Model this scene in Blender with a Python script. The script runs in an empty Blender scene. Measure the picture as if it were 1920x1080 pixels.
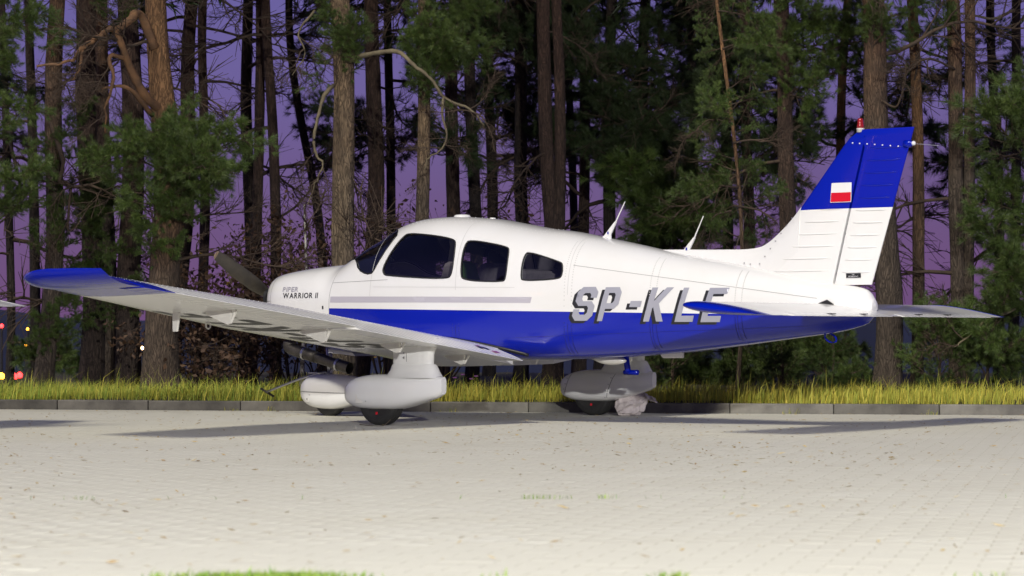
import bpy, math, random
import numpy as np
from mathutils import Vector, Matrix
from mathutils.geometry import delaunay_2d_cdt

R_ = math.radians
sc = bpy.context.scene
col = sc.collection
rng = np.random.default_rng(7)

# ------------------------------------------------------------------ camera, sky, sun, exposure
CAM_H, CAM_F, CAM_P, CAM_R = .7716, 4666.8, .0185, -.0018        # height m, focal px of a 1920 frame, pitch up, roll
cam = bpy.data.cameras.new('camera')
cam.sensor_width = 36
cam.lens = CAM_F / 1920 * 36
cam.clip_start, cam.clip_end = .1, 2000
cam.dof.use_dof = True
cam.dof.focus_distance = 22
cam.dof.aperture_fstop = 4.5
cam_o = bpy.data.objects.new('camera', cam)
col.objects.link(cam_o)
cam_o.matrix_world = Matrix.Translation((0, 0, CAM_H)) @ Matrix.Rotation(math.pi / 2 + CAM_P, 4, 'X') @ Matrix.Rotation(CAM_R, 4, 'Z')
sc.camera = cam_o

SUN_EL, SUN_AZ = R_(50), R_(208)       # the high light, from behind the camera on its left
world = bpy.data.worlds.new('World')
sc.world = world
world.use_nodes = True
wn, wl = world.node_tree.nodes, world.node_tree.links
wn.clear()
w_out = wn.new('ShaderNodeOutputWorld')
w_bg = wn.new('ShaderNodeBackground')
w_tc = wn.new('ShaderNodeTexCoord')
w_sep = wn.new('ShaderNodeSeparateXYZ')
w_ramp = wn.new('ShaderNodeValToRGB')
w_sky = wn.new('ShaderNodeTexSky')
w_sky.sky_type = 'NISHITA'
w_sky.sun_disc = False
w_sky.sun_elevation = R_(-4)
w_sky.sun_rotation = R_(-10)
w_add = wn.new('ShaderNodeMix')
w_add.data_type = 'RGBA'
w_add.blend_type = 'ADD'
w_add.inputs[0].default_value = .05
cr = w_ramp.color_ramp
cr.elements[0].position = 0
cr.elements[0].color = (.140, .066, .175, 1)
cr.elements[1].position = 1
cr.elements[1].color = (.030, .040, .13, 1)
for p_, c_ in ((.04, (.126, .072, .192, 1)), (.10, (.128, .098, .285, 1)), (.18, (.115, .102, .330, 1)), (.45, (.06, .065, .21, 1))):
    e_ = cr.elements.new(p_)
    e_.color = c_
wl.new(w_tc.outputs['Generated'], w_sep.inputs[0])
wl.new(w_sep.outputs['Z'], w_ramp.inputs[0])
wl.new(w_ramp.outputs[0], w_add.inputs[6])
wl.new(w_sky.outputs[0], w_add.inputs[7])
wl.new(w_add.outputs[2], w_bg.inputs[0])
w_bg.inputs[1].default_value = 1
wl.new(w_bg.outputs[0], w_out.inputs[0])

sun = bpy.data.lights.new('sun', 'SUN')
sun.energy = 2.3
sun.angle = R_(11)
sun.color = (1, .935, .78)
sun_o = bpy.data.objects.new('sun', sun)
col.objects.link(sun_o)
_sd = Vector((math.cos(SUN_EL) * math.sin(SUN_AZ), math.cos(SUN_EL) * math.cos(SUN_AZ), math.sin(SUN_EL)))   # towards the light
sun_o.rotation_euler = _sd.to_track_quat('Z', 'Y').to_euler()
sun_o.location = (-8, -12, 14)

# floodlight mast of the apron, standing behind the photographer: the light that falls along the view and fades into the wood
FLOOD = (2.6, -5.6, 4.9)
fl_l = bpy.data.lights.new('floodlight', 'SPOT')
fl_l.energy = 44000
fl_l.color = (1, .985, .95)
fl_l.shadow_soft_size = .16
fl_l.spot_size = R_(110)
fl_l.spot_blend = .4
fl_o = bpy.data.objects.new('floodlight', fl_l)
col.objects.link(fl_o)
fl_o.location = FLOOD
fl_o.rotation_euler = (Vector((0, 20, 1)) - Vector(FLOOD)).to_track_quat('-Z', 'Y').to_euler()

sc.view_settings.view_transform = 'Standard'
sc.view_settings.look = 'None'
sc.view_settings.exposure = .13
sc.view_settings.gamma = 1
sc.render.engine = 'CYCLES'
sc.cycles.use_denoising = True
sc.cycles.max_bounces = 7
sc.cycles.transparent_max_bounces = 16
sc.cycles.sample_clamp_indirect = 4

# ------------------------------------------------------------------ helpers
def px(u, v, Y):
    """point at depth Y (metres ahead of the camera) that shows at (u, v) of a 1920x1080 frame"""
    u, q = u - 960, v - 540
    u, q = u * math.cos(CAM_R) + q * math.sin(CAM_R), -u * math.sin(CAM_R) + q * math.cos(CAM_R)
    d = (u / CAM_F, math.cos(CAM_P) + q / CAM_F * math.sin(CAM_P), math.sin(CAM_P) - q / CAM_F * math.cos(CAM_P))
    return Vector((d[0] / d[1] * Y, Y, CAM_H + d[2] / d[1] * Y))

def tag(o, label=None, cat=None, group=None, kind=None):
    for k, v in (('label', label), ('category', cat), ('group', group), ('kind', kind)):
        if v:
            o[k] = v
    return o

def empty(name, loc=(0, 0, 0), rz=0, parent=None):
    o = bpy.data.objects.new(name, None)
    o.empty_display_size = .1
    col.objects.link(o)
    o.location = loc
    o.rotation_euler = (0, 0, rz)
    o.parent = parent
    return o

def link(name, me, parent=None):
    o = bpy.data.objects.new(name, me)
    col.objects.link(o)
    o.parent = parent
    return o

def mesh(name, V, F, mats, idx=None, smooth=False, normals=None):
    """mesh data from vertices and faces (an int array of equal faces or a list of lists)"""
    me = bpy.data.meshes.new(name)
    V = np.asarray(V, np.float32).reshape(-1, 3)
    if isinstance(F, np.ndarray):
        n, k = F.shape
        me.vertices.add(len(V))
        me.vertices.foreach_set('co', V.ravel())
        me.loops.add(n * k)
        me.loops.foreach_set('vertex_index', F.astype(np.int32).ravel())
        me.polygons.add(n)
        me.polygons.foreach_set('loop_start', np.arange(n, dtype=np.int32) * k)
        me.update(calc_edges=True)
    else:
        me.from_pydata([tuple(map(float, v)) for v in V], [], [tuple(int(i) for i in f) for f in F])
        me.update()
    for m in (mats if isinstance(mats, (list, tuple)) else [mats]):
        me.materials.append(m)
    if idx is not None:
        me.polygons.foreach_set('material_index', np.asarray(idx, np.int32))
    if smooth:
        me.polygons.foreach_set('use_smooth', np.ones(len(me.polygons), bool))
    if normals is not None:
        me.normals_split_custom_set_from_vertices([tuple(map(float, n)) for n in normals])
    return me

def fattr(me, name, vals, domain='POINT'):
    a = me.attributes.new(name, 'FLOAT', domain)
    a.data.foreach_set('value', np.asarray(vals, np.float32))

class MB:
    """collects simple solids into ONE mesh part"""
    def __init__(s):
        s.V, s.F = [], []
    def add(s, V, F):
        n = len(s.V)
        s.V += [tuple(map(float, v)) for v in V]
        s.F += [[int(i) + n for i in f] for f in F]
        return s
    def box(s, c, d, rot=None):
        c, h = Vector(c), Vector(d) / 2
        P = [Vector((x * h.x, y * h.y, z * h.z)) for x in (-1, 1) for y in (-1, 1) for z in (-1, 1)]
        if rot is not None:
            P = [rot @ p for p in P]
        return s.add([p + c for p in P], [(0, 1, 3, 2), (4, 6, 7, 5), (0, 4, 5, 1), (2, 3, 7, 6), (0, 2, 6, 4), (1, 5, 7, 3)])
    def tube(s, pts, rad, n=8, cap=True):
        V, F = tube(pts, rad, n, cap)
        return s.add(V, F)
    def lathe(s, c, axis, prof, n=20):
        """profile of (distance along axis, radius)"""
        ax = Vector(axis).normalized()
        u = ax.orthogonal().normalized()
        w = ax.cross(u)
        V = [Vector(c) + ax * d + (u * math.cos(2 * math.pi * k / n) + w * math.sin(2 * math.pi * k / n)) * r for d, r in prof for k in range(n)]
        F = [(i * n + k, i * n + (k + 1) % n, (i + 1) * n + (k + 1) % n, (i + 1) * n + k) for i in range(len(prof) - 1) for k in range(n)]
        F += [list(range(n))[::-1], list(range((len(prof) - 1) * n, len(prof) * n))]
        return s.add(V, F)
    def prism(s, loop, off):
        """closed loop of 3-D points pushed by the vector off"""
        n = len(loop)
        V = [Vector(p) for p in loop] + [Vector(p) + Vector(off) for p in loop]
        return s.add(V, [list(range(n))[::-1], list(range(n, 2 * n))] + [(k, (k + 1) % n, n + (k + 1) % n, n + k) for k in range(n)])
    def obj(s, name, mat, parent=None, smooth=False, bevel=0):
        o = link(name, mesh(name, s.V, s.F, mat, smooth=smooth), parent)
        if bevel:
            b = o.modifiers.new('bevel', 'BEVEL')
            b.width, b.segments, b.limit_method = bevel, 2, 'ANGLE'
        return o

def frames(P):
    P = np.asarray(P, float)
    T = np.gradient(P, axis=0)
    T /= np.linalg.norm(T, axis=1)[:, None] + 1e-9
    ref = np.array([0, 0, 1.]) if abs(T[0, 2]) < .9 else np.array([1., 0, 0])
    U = np.cross(T, ref)
    U /= np.linalg.norm(U, axis=1)[:, None] + 1e-9
    return P, T, U, np.cross(T, U)

def tube(pts, rad, n=8, cap=True):
    P, T, U, W = frames(pts)
    rad = np.broadcast_to(np.asarray(rad, float), (len(P),))
    an = np.arange(n) * 2 * np.pi / n
    V = (P[:, None] + (U[:, None] * np.cos(an)[None, :, None] + W[:, None] * np.sin(an)[None, :, None]) * rad[:, None, None]).reshape(-1, 3)
    F = [(i * n + k, i * n + (k + 1) % n, (i + 1) * n + (k + 1) % n, (i + 1) * n + k) for i in range(len(P) - 1) for k in range(n)]
    if cap:
        F += [list(range(n))[::-1], list(range((len(P) - 1) * n, len(P) * n))]
    return V, F

def smooth_path(pts, n=24):
    """Catmull-Rom through the points"""
    P = np.asarray(pts, float)
    P = np.vstack([2 * P[0] - P[1], P, 2 * P[-1] - P[-2]])
    m = len(P) - 3
    out = []
    for s in np.linspace(0, m - 1e-6, n):
        i = int(s)
        t = s - i
        a, b, c, d = P[i:i + 4]
        out.append(.5 * (2 * b + (c - a) * t + (2 * a - 5 * b + 4 * c - d) * t * t + (3 * b - a - 3 * c + d) * t ** 3))
    return np.array(out)

def inside(pt, loops):
    """even-odd test for an (n,2) array"""
    r = np.zeros(len(pt), bool)
    x, y = pt[:, 0], pt[:, 1]
    for L in loops:
        L = np.asarray(L)
        for (x0, y0), (x1, y1) in zip(L, np.roll(L, -1, 0)):
            if y0 != y1:
                r ^= ((y0 > y) != (y1 > y)) & (x < (x1 - x0) * (y - y0) / (y1 - y0) + x0)
    return r

def chaikin(L, it=2):
    L = np.asarray(L, float)
    for _ in range(it):
        N = np.roll(L, -1, 0)
        L = np.stack([.75 * L + .25 * N, .25 * L + .75 * N], 1).reshape(-1, 2)
    return L

def dense(L, d):
    out = []
    L = np.asarray(L, float)
    for p, q in zip(L, np.roll(L, -1, 0)):
        k = max(1, int(np.ceil(np.linalg.norm(q - p) / d)))
        out += [p + (q - p) * i / k for i in range(k)]
    return np.array(out)

def fill(loops, d):
    """triangles filling 2-D loops (even-odd), with inner points every d"""
    loops = [dense(L, d) for L in loops]
    A = np.vstack(loops)
    lo, hi = A.min(0), A.max(0)
    gx, gy = np.meshgrid(np.arange(lo[0] + d / 2, hi[0], d), np.arange(lo[1] + d / 2, hi[1], d))
    G = np.stack([gx.ravel(), gy.ravel()], 1)
    if len(G):
        G = G[inside(G, loops)]
    E, o = [], 0
    for L in loops:
        E += [(o + i, o + (i + 1) % len(L)) for i in range(len(L))]
        o += len(L)
    r = delaunay_2d_cdt([Vector(p) for p in np.vstack([A, G])], E, [], 0, 1e-7)
    V = np.array([tuple(v) for v in r[0]])
    T = np.array([f for f in r[2] if len(f) == 3])
    T = T[inside(V[T].mean(1), loops)]
    return V, T

# ------------------------------------------------------------------ materials
MAT = {}
def mat(name, color, rough=.5, metal=0, coat=0, spec=.5, noise=None, bump=None, emit=None, estr=0, attr=None, rnd=0, alpha=None):
    """principled material; noise=(scale, other colour, contrast) mottles it, bump=(scale, strength), attr=(attribute, other colour)"""
    m = bpy.data.materials.new(name)
    m.use_nodes = True
    N, L = m.node_tree.nodes, m.node_tree.links
    b = N['Principled BSDF']
    b.inputs['Roughness'].default_value = rough
    b.inputs['Metallic'].default_value = metal
    b.inputs['Coat Weight'].default_value = coat
    b.inputs['Coat Roughness'].default_value = .06
    b.inputs['Specular IOR Level'].default_value = spec
    c = N.new('ShaderNodeRGB')
    c.outputs[0].default_value = (*color, 1)
    out = c.outputs[0]
    def mix(fac, a, other):
        x = N.new('ShaderNodeMix')
        x.data_type = 'RGBA'
        L.new(fac, x.inputs[0])
        L.new(a, x.inputs[6])
        if isinstance(other, tuple):
            x.inputs[7].default_value = (*other, 1)
        else:
            L.new(other, x.inputs[7])
        return x.outputs[2]
    tc = N.new('ShaderNodeTexCoord')
    if noise:
        t = N.new('ShaderNodeTexNoise')
        t.inputs['Scale'].default_value = noise[0]
        t.inputs['Detail'].default_value = 6
        t.inputs['Roughness'].default_value = .62
        L.new(tc.outputs['Object'], t.inputs[0])
        r = N.new('ShaderNodeMapRange')
        k = noise[2] if len(noise) > 2 else .25
        r.inputs[1].default_value, r.inputs[2].default_value = .5 - k / 2, .5 + k / 2
        L.new(t.outputs[0], r.inputs[0])
        out = mix(r.outputs[0], out, noise[1])
    if attr:
        a = N.new('ShaderNodeAttribute')
        a.attribute_name = attr[0]
        out = mix(a.outputs['Fac'], out, attr[1])
    if rnd:
        oi = N.new('ShaderNodeObjectInfo')
        h = N.new('ShaderNodeHueSaturation')
        r = N.new('ShaderNodeMapRange')
        r.inputs[3].default_value, r.inputs[4].default_value = 1 - rnd, 1 + rnd
        L.new(oi.outputs['Random'], r.inputs[0])
        L.new(r.outputs[0], h.inputs['Value'])
        L.new(out, h.inputs['Color'])
        out = h.outputs[0]
    L.new(out, b.inputs['Base Color'])
    if bump:
        t = N.new('ShaderNodeTexNoise')
        t.inputs['Scale'].default_value = bump[0]
        t.inputs['Detail'].default_value = 5
        L.new(tc.outputs['Object'], t.inputs[0])
        bp = N.new('ShaderNodeBump')
        bp.inputs['Strength'].default_value = bump[1]
        bp.inputs['Distance'].default_value = bump[2] if len(bump) > 2 else .01
        L.new(t.outputs[0], bp.inputs['Height'])
        L.new(bp.outputs[0], b.inputs['Normal'])
    if emit:
        b.inputs['Emission Color'].default_value = (*emit, 1)
        b.inputs['Emission Strength'].default_value = estr
    MAT[name] = m
    return m

WHITE, BLUE = (.78, .78, .775), (.0, .010, .345)
mat('white_paint', WHITE, .22, coat=.5, noise=(2.2, (.74, .735, .71), .5), bump=(3.2, .16, .004))
mat('blue_paint', BLUE, .2, coat=.12, spec=.25, bump=(3.2, .16, .004))
mat('dirty_white', (.72, .71, .67), .35, coat=.2, noise=(5, (.6, .58, .53), .5))
mat('grey_stripe', (.47, .45, .50), .25, coat=.4)
mat('letter_silver', (.36, .365, .42), .28, metal=0, coat=.4, noise=(1.5, (.30, .305, .36), .4))
mat('letter_dark', (.018, .019, .022), .4)
mat('under_letter', (.055, .055, .05), .5)
mat('flag_red', (.60, .006, .02), .25, coat=.4)
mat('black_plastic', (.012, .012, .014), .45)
mat('seam', (.22, .22, .22), .6)
mat('tyre', (.012, .012, .012), .75, noise=(20, (.025, .024, .022), .4), bump=(60, .3, .004))
mat('metal', (.45, .45, .46), .32, metal=1)
mat('exhaust', (.10, .09, .08), .55, metal=.7, noise=(14, (.04, .035, .03), .4))
mat('prop', (.10, .085, .06), .4, metal=.3, noise=(6, (.035, .032, .03), .5))
mat('prop_tip', (.30, .22, .14), .5, noise=(30, (.16, .11, .07), .4))
mat('beacon', (.25, .008, .006), .15, coat=.6)
mat('lens', (.75, .75, .75), .1, coat=.8)
mat('liner', (.50, .50, .48), .8)
mat('seat', (.22, .20, .20), .85, noise=(9, (.15, .14, .14), .4))
mat('seat_vest', (.09, .22, .03), .8)

def glass_mat(name, tint, gloss):
    m = bpy.data.materials.new(name)
    m.use_nodes = True
    N, L = m.node_tree.nodes, m.node_tree.links
    N.remove(N['Principled BSDF'])
    o = N['Material Output']
    t = N.new('ShaderNodeBsdfTransparent')
    t.inputs[0].default_value = (*tint, 1)
    g = N.new('ShaderNodeBsdfGlossy')
    g.inputs['Roughness'].default_value = .02
    g.inputs['Color'].default_value = (.9, .9, .95, 1)
    f = N.new('ShaderNodeFresnel')
    f.inputs[0].default_value = gloss
    x = N.new('ShaderNodeMixShader')
    L.new(f.outputs[0], x.inputs[0])
    L.new(t.outputs[0], x.inputs[1])
    L.new(g.outputs[0], x.inputs[2])
    L.new(x.outputs[0], o.inputs[0])
    MAT[name] = m
glass_mat('tinted_glass', (.86, .86, .90), 1.6)
glass_mat('clear_glass', (.90, .94, .96), 1.8)

def paint_split(name, test):
    """white paint with blue where test(x, y, z nodes) > 0: the colour scheme sprayed on the airframe"""
    m = MAT['white_paint'].copy()
    m.name = name
    N, L = m.node_tree.nodes, m.node_tree.links
    b = N['Principled BSDF']
    old = b.inputs['Base Color'].links[0].from_socket
    tc = N.new('ShaderNodeTexCoord')
    s = N.new('ShaderNodeSeparateXYZ')
    L.new(tc.outputs['Object'], s.inputs[0])
    def op(kind, a, c):
        n = N.new('ShaderNodeMath')
        n.operation = kind
        for i, v in enumerate((a, c)):
            if hasattr(v, 'is_linked'):
                L.new(v, n.inputs[i])
            else:
                n.inputs[i].default_value = v
        return n.outputs[0]
    fac = test(s.outputs[0], s.outputs[1], s.outputs[2], op)
    x = N.new('ShaderNodeMix')
    x.data_type = 'RGBA'
    L.new(fac, x.inputs[0])
    L.new(old, x.inputs[6])
    x.inputs[7].default_value = (*BLUE, 1)
    L.new(x.outputs[2], b.inputs['Base Color'])
    MAT[name] = m
    return m
# belly blue below a line that falls gently towards the tail; on the cowling only the chin is blue
paint_split('fuselage_paint', lambda x, y, z, op: op('ADD', op('MULTIPLY', op('GREATER_THAN', x, 1.247), op('LESS_THAN', op('ADD', z, op('MULTIPLY', x, .0187)), 1.0358)),
                                                     op('MULTIPLY', op('LESS_THAN', x, 1.247), op('LESS_THAN', z, .86))))
MAT['white_paint'].node_tree.nodes['Principled BSDF'].inputs['Coat Weight'].default_value = .12
paint_split('wing_paint', lambda x, y, z, op: op('GREATER_THAN', op('ABSOLUTE', y, 0), 4.76))
paint_split('fin_paint', lambda x, y, z, op: op('GREATER_THAN', z, 1.785))
MAT['white_paint'].node_tree.nodes['Principled BSDF'].inputs['Coat Weight'].default_value = .5

# ------------------------------------------------------------------ the setting: ground, paving, kerb, verge
KX, KY, KA = -4.6995, 25.7232, -.239          # kerb line: joint, its direction
KD, KN = Vector((math.cos(KA), math.sin(KA), 0)), Vector((-math.sin(KA), math.cos(KA), 0))
def kerb_pt(t, n, z=0):
    return Vector((KX, KY, 0)) + KD * t + KN * n + Vector((0, 0, z))

mat('forest_floor', (.045, .032, .02), .95, noise=(3, (.03, .034, .014), .4), bump=(14, .6, .04))
mat('far_field', (.02, .024, .034), .95, noise=(.5, (.03, .032, .04), .4))
mat('sand_joint', (.51, .495, .405), .95, noise=(7, (.38, .36, .28), .4))
mat('concrete', (.445, .44, .415), .85, noise=(1.1, (.375, .37, .35), .6), bump=(30, .12, .006))
mat('kerb_concrete', (.215, .205, .18), .9, noise=(2.2, (.095, .09, .082), .3), bump=(22, .5, .006), rnd=.3)
mat('kerb_pale', (.44, .435, .41), .9, noise=(6, (.36, .355, .34), .4))
mat('paver', (.61, .60, .52), .9, noise=(.9, (.545, .53, .445), .4), bump=(90, .3, .003), attr=('tint', (.575, .56, .475)))
mat('grass', (.19, .29, .03), .7, attr=('tint', (.58, .48, .065)))
mat('grass_fresh', (.09, .20, .02), .6, attr=('tint', (.22, .30, .04)))
mat('litter', (.50, .40, .20), .9, attr=('tint', (.30, .21, .10)))
mat('backdrop_bank', (.010, .016, .055), .95, noise=(.4, (.007, .010, .035), .4))
mat('wire', (.08, .06, .04), .6)

# one broad sheet to the horizon, the forest floor on top of it behind the kerb
g = link('ground', mesh('ground', [(-400, -60, -.06), (400, -60, -.06), (400, 600, -.06), (-400, 600, -.06)], [(0, 1, 2, 3)], MAT['far_field']))
tag(g, kind='structure')
nt, nn = 90, 60
tt, ns = np.linspace(-32, 42, nt), np.r_[np.linspace(.13, 4, 22), np.linspace(4.4, 34, nn - 22)]
V = []
for n_ in ns:
    for t_ in tt:
        b_ = 0 if n_ < .3 else 1
        h_ = .085 + b_ * (.03 * math.sin(t_ * 1.3 + n_) + .025 * math.sin(t_ * 3.1 - n_ * 2.2) + .012 * math.sin(t_ * 7 + n_ * 5))
        V.append(kerb_pt(t_, n_, h_ - .008 * max(0, n_ - 12)))
F = [(i * nt + k, i * nt + k + 1, (i + 1) * nt + k + 1, (i + 1) * nt + k) for i in range(nn - 1) for k in range(nt - 1)]
tag(link('forest_floor', mesh('forest_floor', V, F, MAT['forest_floor'], smooth=True)), kind='structure')

# low bank added beyond the wood to keep the gaps between trunks dark
V, F = [], []
hx = np.linspace(-70, 80, 120)
for k, x in enumerate(hx):
    h = 1.25 + .25 * math.sin(x * .31) + .12 * math.sin(x * 1.1 + 2) + .06 * math.sin(x * 3.7)
    V += [(x, 49, -.1), (x, 50.5, h * .75), (x, 53, h), (x, 75, h * .6), (x, 90, -.1)]
for k in range(len(hx) - 1):
    F += [(k * 5 + j, (k + 1) * 5 + j, (k + 1) * 5 + j + 1, k * 5 + j + 1) for j in range(4)]
tag(link('backdrop_bank', mesh('backdrop_bank', V, F, MAT['backdrop_bank'], smooth=True)), kind='structure')

# block paving from the kerb to the photographer's feet
APRON_Y = 7.2
pav = link('block_pavement', mesh('block_pavement', [kerb_pt(-14, -.02, -.0009), kerb_pt(-14, -22, -.0009), kerb_pt(22, -22, -.0009), kerb_pt(22, -.02, -.0009)], [(0, 1, 2, 3)], MAT['sand_joint']))
tag(pav, kind='structure')
BL, BW, BJ = .2, .1, .007
bx = np.array([(sx * (BL / 2 - BJ / 2 - i), sy * (BW / 2 - BJ / 2 - i), z) for z, i in ((-.02, 0), (-.0006, 0), (0, .0012)) for sx, sy in ((-1, -1), (1, -1), (1, 1), (-1, 1))])
bf = [(8, 9, 10, 11)] + [(4 + k, 4 + (k + 1) % 4, 8 + (k + 1) % 4, 8 + k) for k in range(4)] + [(k, (k + 1) % 4, 4 + (k + 1) % 4, 4 + k) for k in range(4)]
cells = []
for r in range(1, 215):
    n_ = -r * BW + BW / 2 - .01
    for c in range(-50, 100):
        t_ = c * BL + (r % 2) * BL / 2
        p = kerb_pt(t_, n_)
        if p.y - .1 > APRON_Y and abs(p.x) < p.y * .2065 + .9:
            cells.append((p.x, p.y))
cells = np.array(cells)
zoff = np.abs(rng.normal(0, .0002, len(cells)))
tint = np.clip(rng.normal(.35, .3, len(cells)), 0, 1)
near = np.argsort(np.hypot(cells[:, 0], cells[:, 1]) + 100 * (np.abs(cells[:, 0]) > cells[:, 1] * .2))[:300]
rot = np.array([[math.cos(KA), -math.sin(KA)], [math.sin(KA), math.cos(KA)]])
pm = mesh('paver', bx, bf, MAT['paver'])
for i in near:
    o = link('paver', pm, pav)
    o.location = (*cells[i], zoff[i])
    o.rotation_euler = (0, 0, KA)
rest = np.setdiff1d(np.arange(len(cells)), near)
xy = bx[:, :2] @ rot.T
V = np.concatenate([np.concatenate([xy + cells[i], (bx[:, 2] + zoff[i])[:, None]], 1) for i in rest])
F = (np.array(bf)[None] + (np.arange(len(rest)) * 12)[:, None, None]).reshape(-1, 4)
pm2 = mesh('pavers', V, F, MAT['paver'])
fattr(pm2, 'tint', np.repeat(tint[rest], 12))
tag(link('pavers', pm2, pav), kind='stuff')

# far kerb: one-metre stones
kerb = empty('kerb', kerb_pt(0, 0))
tag(kerb, kind='structure')
kerb.rotation_euler = (0, 0, KA)
ks = MB().box((.5, .065, -.003), (.994, .13, .204)).obj('kerb_stone', MAT['kerb_concrete'], kerb, bevel=.012)
for i in range(-9, 17):
    o = ks if i == -9 else ks.copy()
    if o is not ks:
        col.objects.link(o)
    o.location = (i, rng.normal(0, .003), rng.normal(0, .002))
    o.rotation_euler = (R_(rng.normal(0, .3)), 0, R_(rng.normal(0, .12)))
# grass: blades of three triangles
def blades(P, h, w, lean_az, lean, tintv):
    n = len(P)
    az = rng.uniform(0, 2 * np.pi, n)
    s = np.stack([np.cos(az), np.sin(az), 0 * az], 1) * (w / 2)[:, None]
    l = np.stack([np.cos(lean_az), np.sin(lean_az), 0 * az], 1)
    up = np.array([0, 0, 1.])
    m = P + up * (h * .55)[:, None] + l * (h * lean * .25)[:, None]
    t = P + up * (h * (1 - .35 * lean))[:, None] + l * (h * lean)[:, None]
    V = np.stack([P - s, P + s, m - s * .8, m + s * .8, t], 1).reshape(-1, 3)
    F = (np.array([(0, 1, 3), (0, 3, 2), (2, 3, 4)])[None] + (np.arange(n) * 5)[:, None, None]).reshape(-1, 3)
    return V, F, np.repeat(tintv, 5)

def grass(name, pts, hm, hs, wm, material, tints, label, leanm=.35):
    P = np.asarray(pts)
    n = len(P)
    h = np.clip(rng.normal(hm, hs, n), .03, None)
    V, F, t = blades(P, h, np.clip(rng.normal(wm, wm * .3, n), .002, None), rng.normal(.2, 1.6, n), np.clip(rng.normal(leanm, .25, n), 0, 1.1), tints)
    me = mesh(name, V, F, material)
    fattr(me, 'tint', t)
    return tag(link(name, me), label, 'grass', kind='stuff')

N = 60000
t_, n_ = rng.uniform(-7.5, 13.5, N), .14 + 2.6 * rng.uniform(0, 1, N) ** 1.35
cl = .5 + .5 * np.sin(t_ * 5.1 + 3 * np.sin(n_ * 4)) * np.sin(t_ * 1.7 + 1)
keep = rng.uniform(0, 1, N) < .45 + .55 * cl
t_, n_, cl = t_[keep], n_[keep], cl[keep]
P = np.array([KX, KY, 0])[None] + t_[:, None] * np.array(KD)[None] + n_[:, None] * np.array(KN)[None]
P[:, 2] = .085
tn = np.clip(rng.beta(1.3, 1.6, len(P)) + .25 * (t_ > 3.5) - .1, 0, 1)
grass('verge_grass', P, .135, .065, .0062, MAT['grass'], tn, 'yellow-green rough grass on the verge behind the kerb')
# taller stalks and blades spilling over the kerb
N = 1500
t_ = rng.uniform(-7.5, 13.5, N)
n_ = np.where(rng.uniform(0, 1, N) < .35, rng.uniform(.03, .16, N), rng.uniform(.3, 2.4, N))
P = np.array([KX, KY, 0])[None] + t_[:, None] * np.array(KD)[None] + n_[:, None] * np.array(KN)[None]
P[:, 2] = np.where(n_ < .16, .100, .085)
grass('verge_stalks', P, .24, .09, .005, MAT['grass'], rng.uniform(.2, 1, N), 'taller straw-coloured stalks among the verge grass', .55)
# weeds rooted at the foot of the kerb
P = []
for c in (1.9, 2.35, 4.2, 7.6, 10.2, -1.2, 8.9):
    for _ in range(14):
        q = kerb_pt(c + rng.normal(0, .05), -.015 + rng.normal(0, .006))
        P.append((q.x, q.y, 0))
grass('kerb_weeds', P, .05, .025, .004, MAT['grass'], rng.uniform(0, 1, len(P)), 'small weeds growing along the foot of the kerb', .5)
# foreground tufts
P = []
for u, k, sp in ((395, 60, .05), (430, 150, .10), (475, 220, .12), (520, 200, .10), (560, 160, .08), (590, 90, .06), (1270, 26, .02), (1235, 12, .03), (660, 14, .08), (925, 10, .05), (1885, 14, .08), (300, 10, .03)):
    c = px(u, 1085, 7.82)
    for _ in range(k):
        P.append((c.x + rng.normal(0, sp), 7.83 + rng.normal(0, .025), .0))
grass('foreground_grass', P, .022, .011, .006, MAT['grass_fresh'], rng.uniform(0, 1, len(P)), 'blurred green tufts along the bottom of the picture', .5)

# fallen needles and leaf scraps on the paving
N = 4000
yy = np.concatenate([rng.uniform(14, 26.4, N - 700), rng.uniform(8.2, 14, 700)])
xx = rng.uniform(-1, 1, N) * (yy * .2065 + .6)
d = (np.stack([xx, yy], 1) - [KX, KY]) @ np.array([KN.x, KN.y])
dens = .25 + .75 * (np.sin(xx * 1.1 + yy * 2) * np.sin(yy * 1.7) > -.15)
keep = (d < -.03) & (rng.uniform(0, 1, N) < dens)
xx, yy = xx[keep], yy[keep]
n = len(xx)
az, ln, wd = rng.uniform(0, 2 * np.pi, n), rng.uniform(.006, .032, n), rng.uniform(.002, .008, n)
a_ = np.stack([np.cos(az), np.sin(az), rng.normal(0, .15, n)], 1) * ln[:, None]
b_ = np.stack([-np.sin(az), np.cos(az), rng.normal(0, .3, n)], 1) * wd[:, None]
c_ = np.stack([xx, yy, rng.uniform(.004, .012, n)], 1)
V = np.stack([c_ - a_, c_ + b_, c_ + a_, c_ - b_], 1).reshape(-1, 3)
V[:, 2] = np.maximum(V[:, 2], .002)
me = mesh('leaf_litter', V, np.arange(4 * n).reshape(-1, 4), MAT['litter'])
fattr(me, 'tint', np.repeat(rng.uniform(0, 1, n), 4))
tag(link('leaf_litter', me), 'scattered dry leaf scraps and needles lying on the paving', 'litter', kind='stuff')
# weeds in a joint of the paving
P = [(x, 11.66 + rng.normal(0, .003), -.001) for x in np.concatenate([rng.uniform(-2.1, -1.95, 14), rng.uniform(.05, .28, 40), rng.uniform(.4, .5, 14), rng.uniform(-2.4, 2.4, 16)])]
grass('joint_weeds', P, .0035, .002, .003, MAT['grass_fresh'], rng.uniform(0, 1, len(P)), 'thin green weeds in a joint across the foreground paving', .6)

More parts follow.
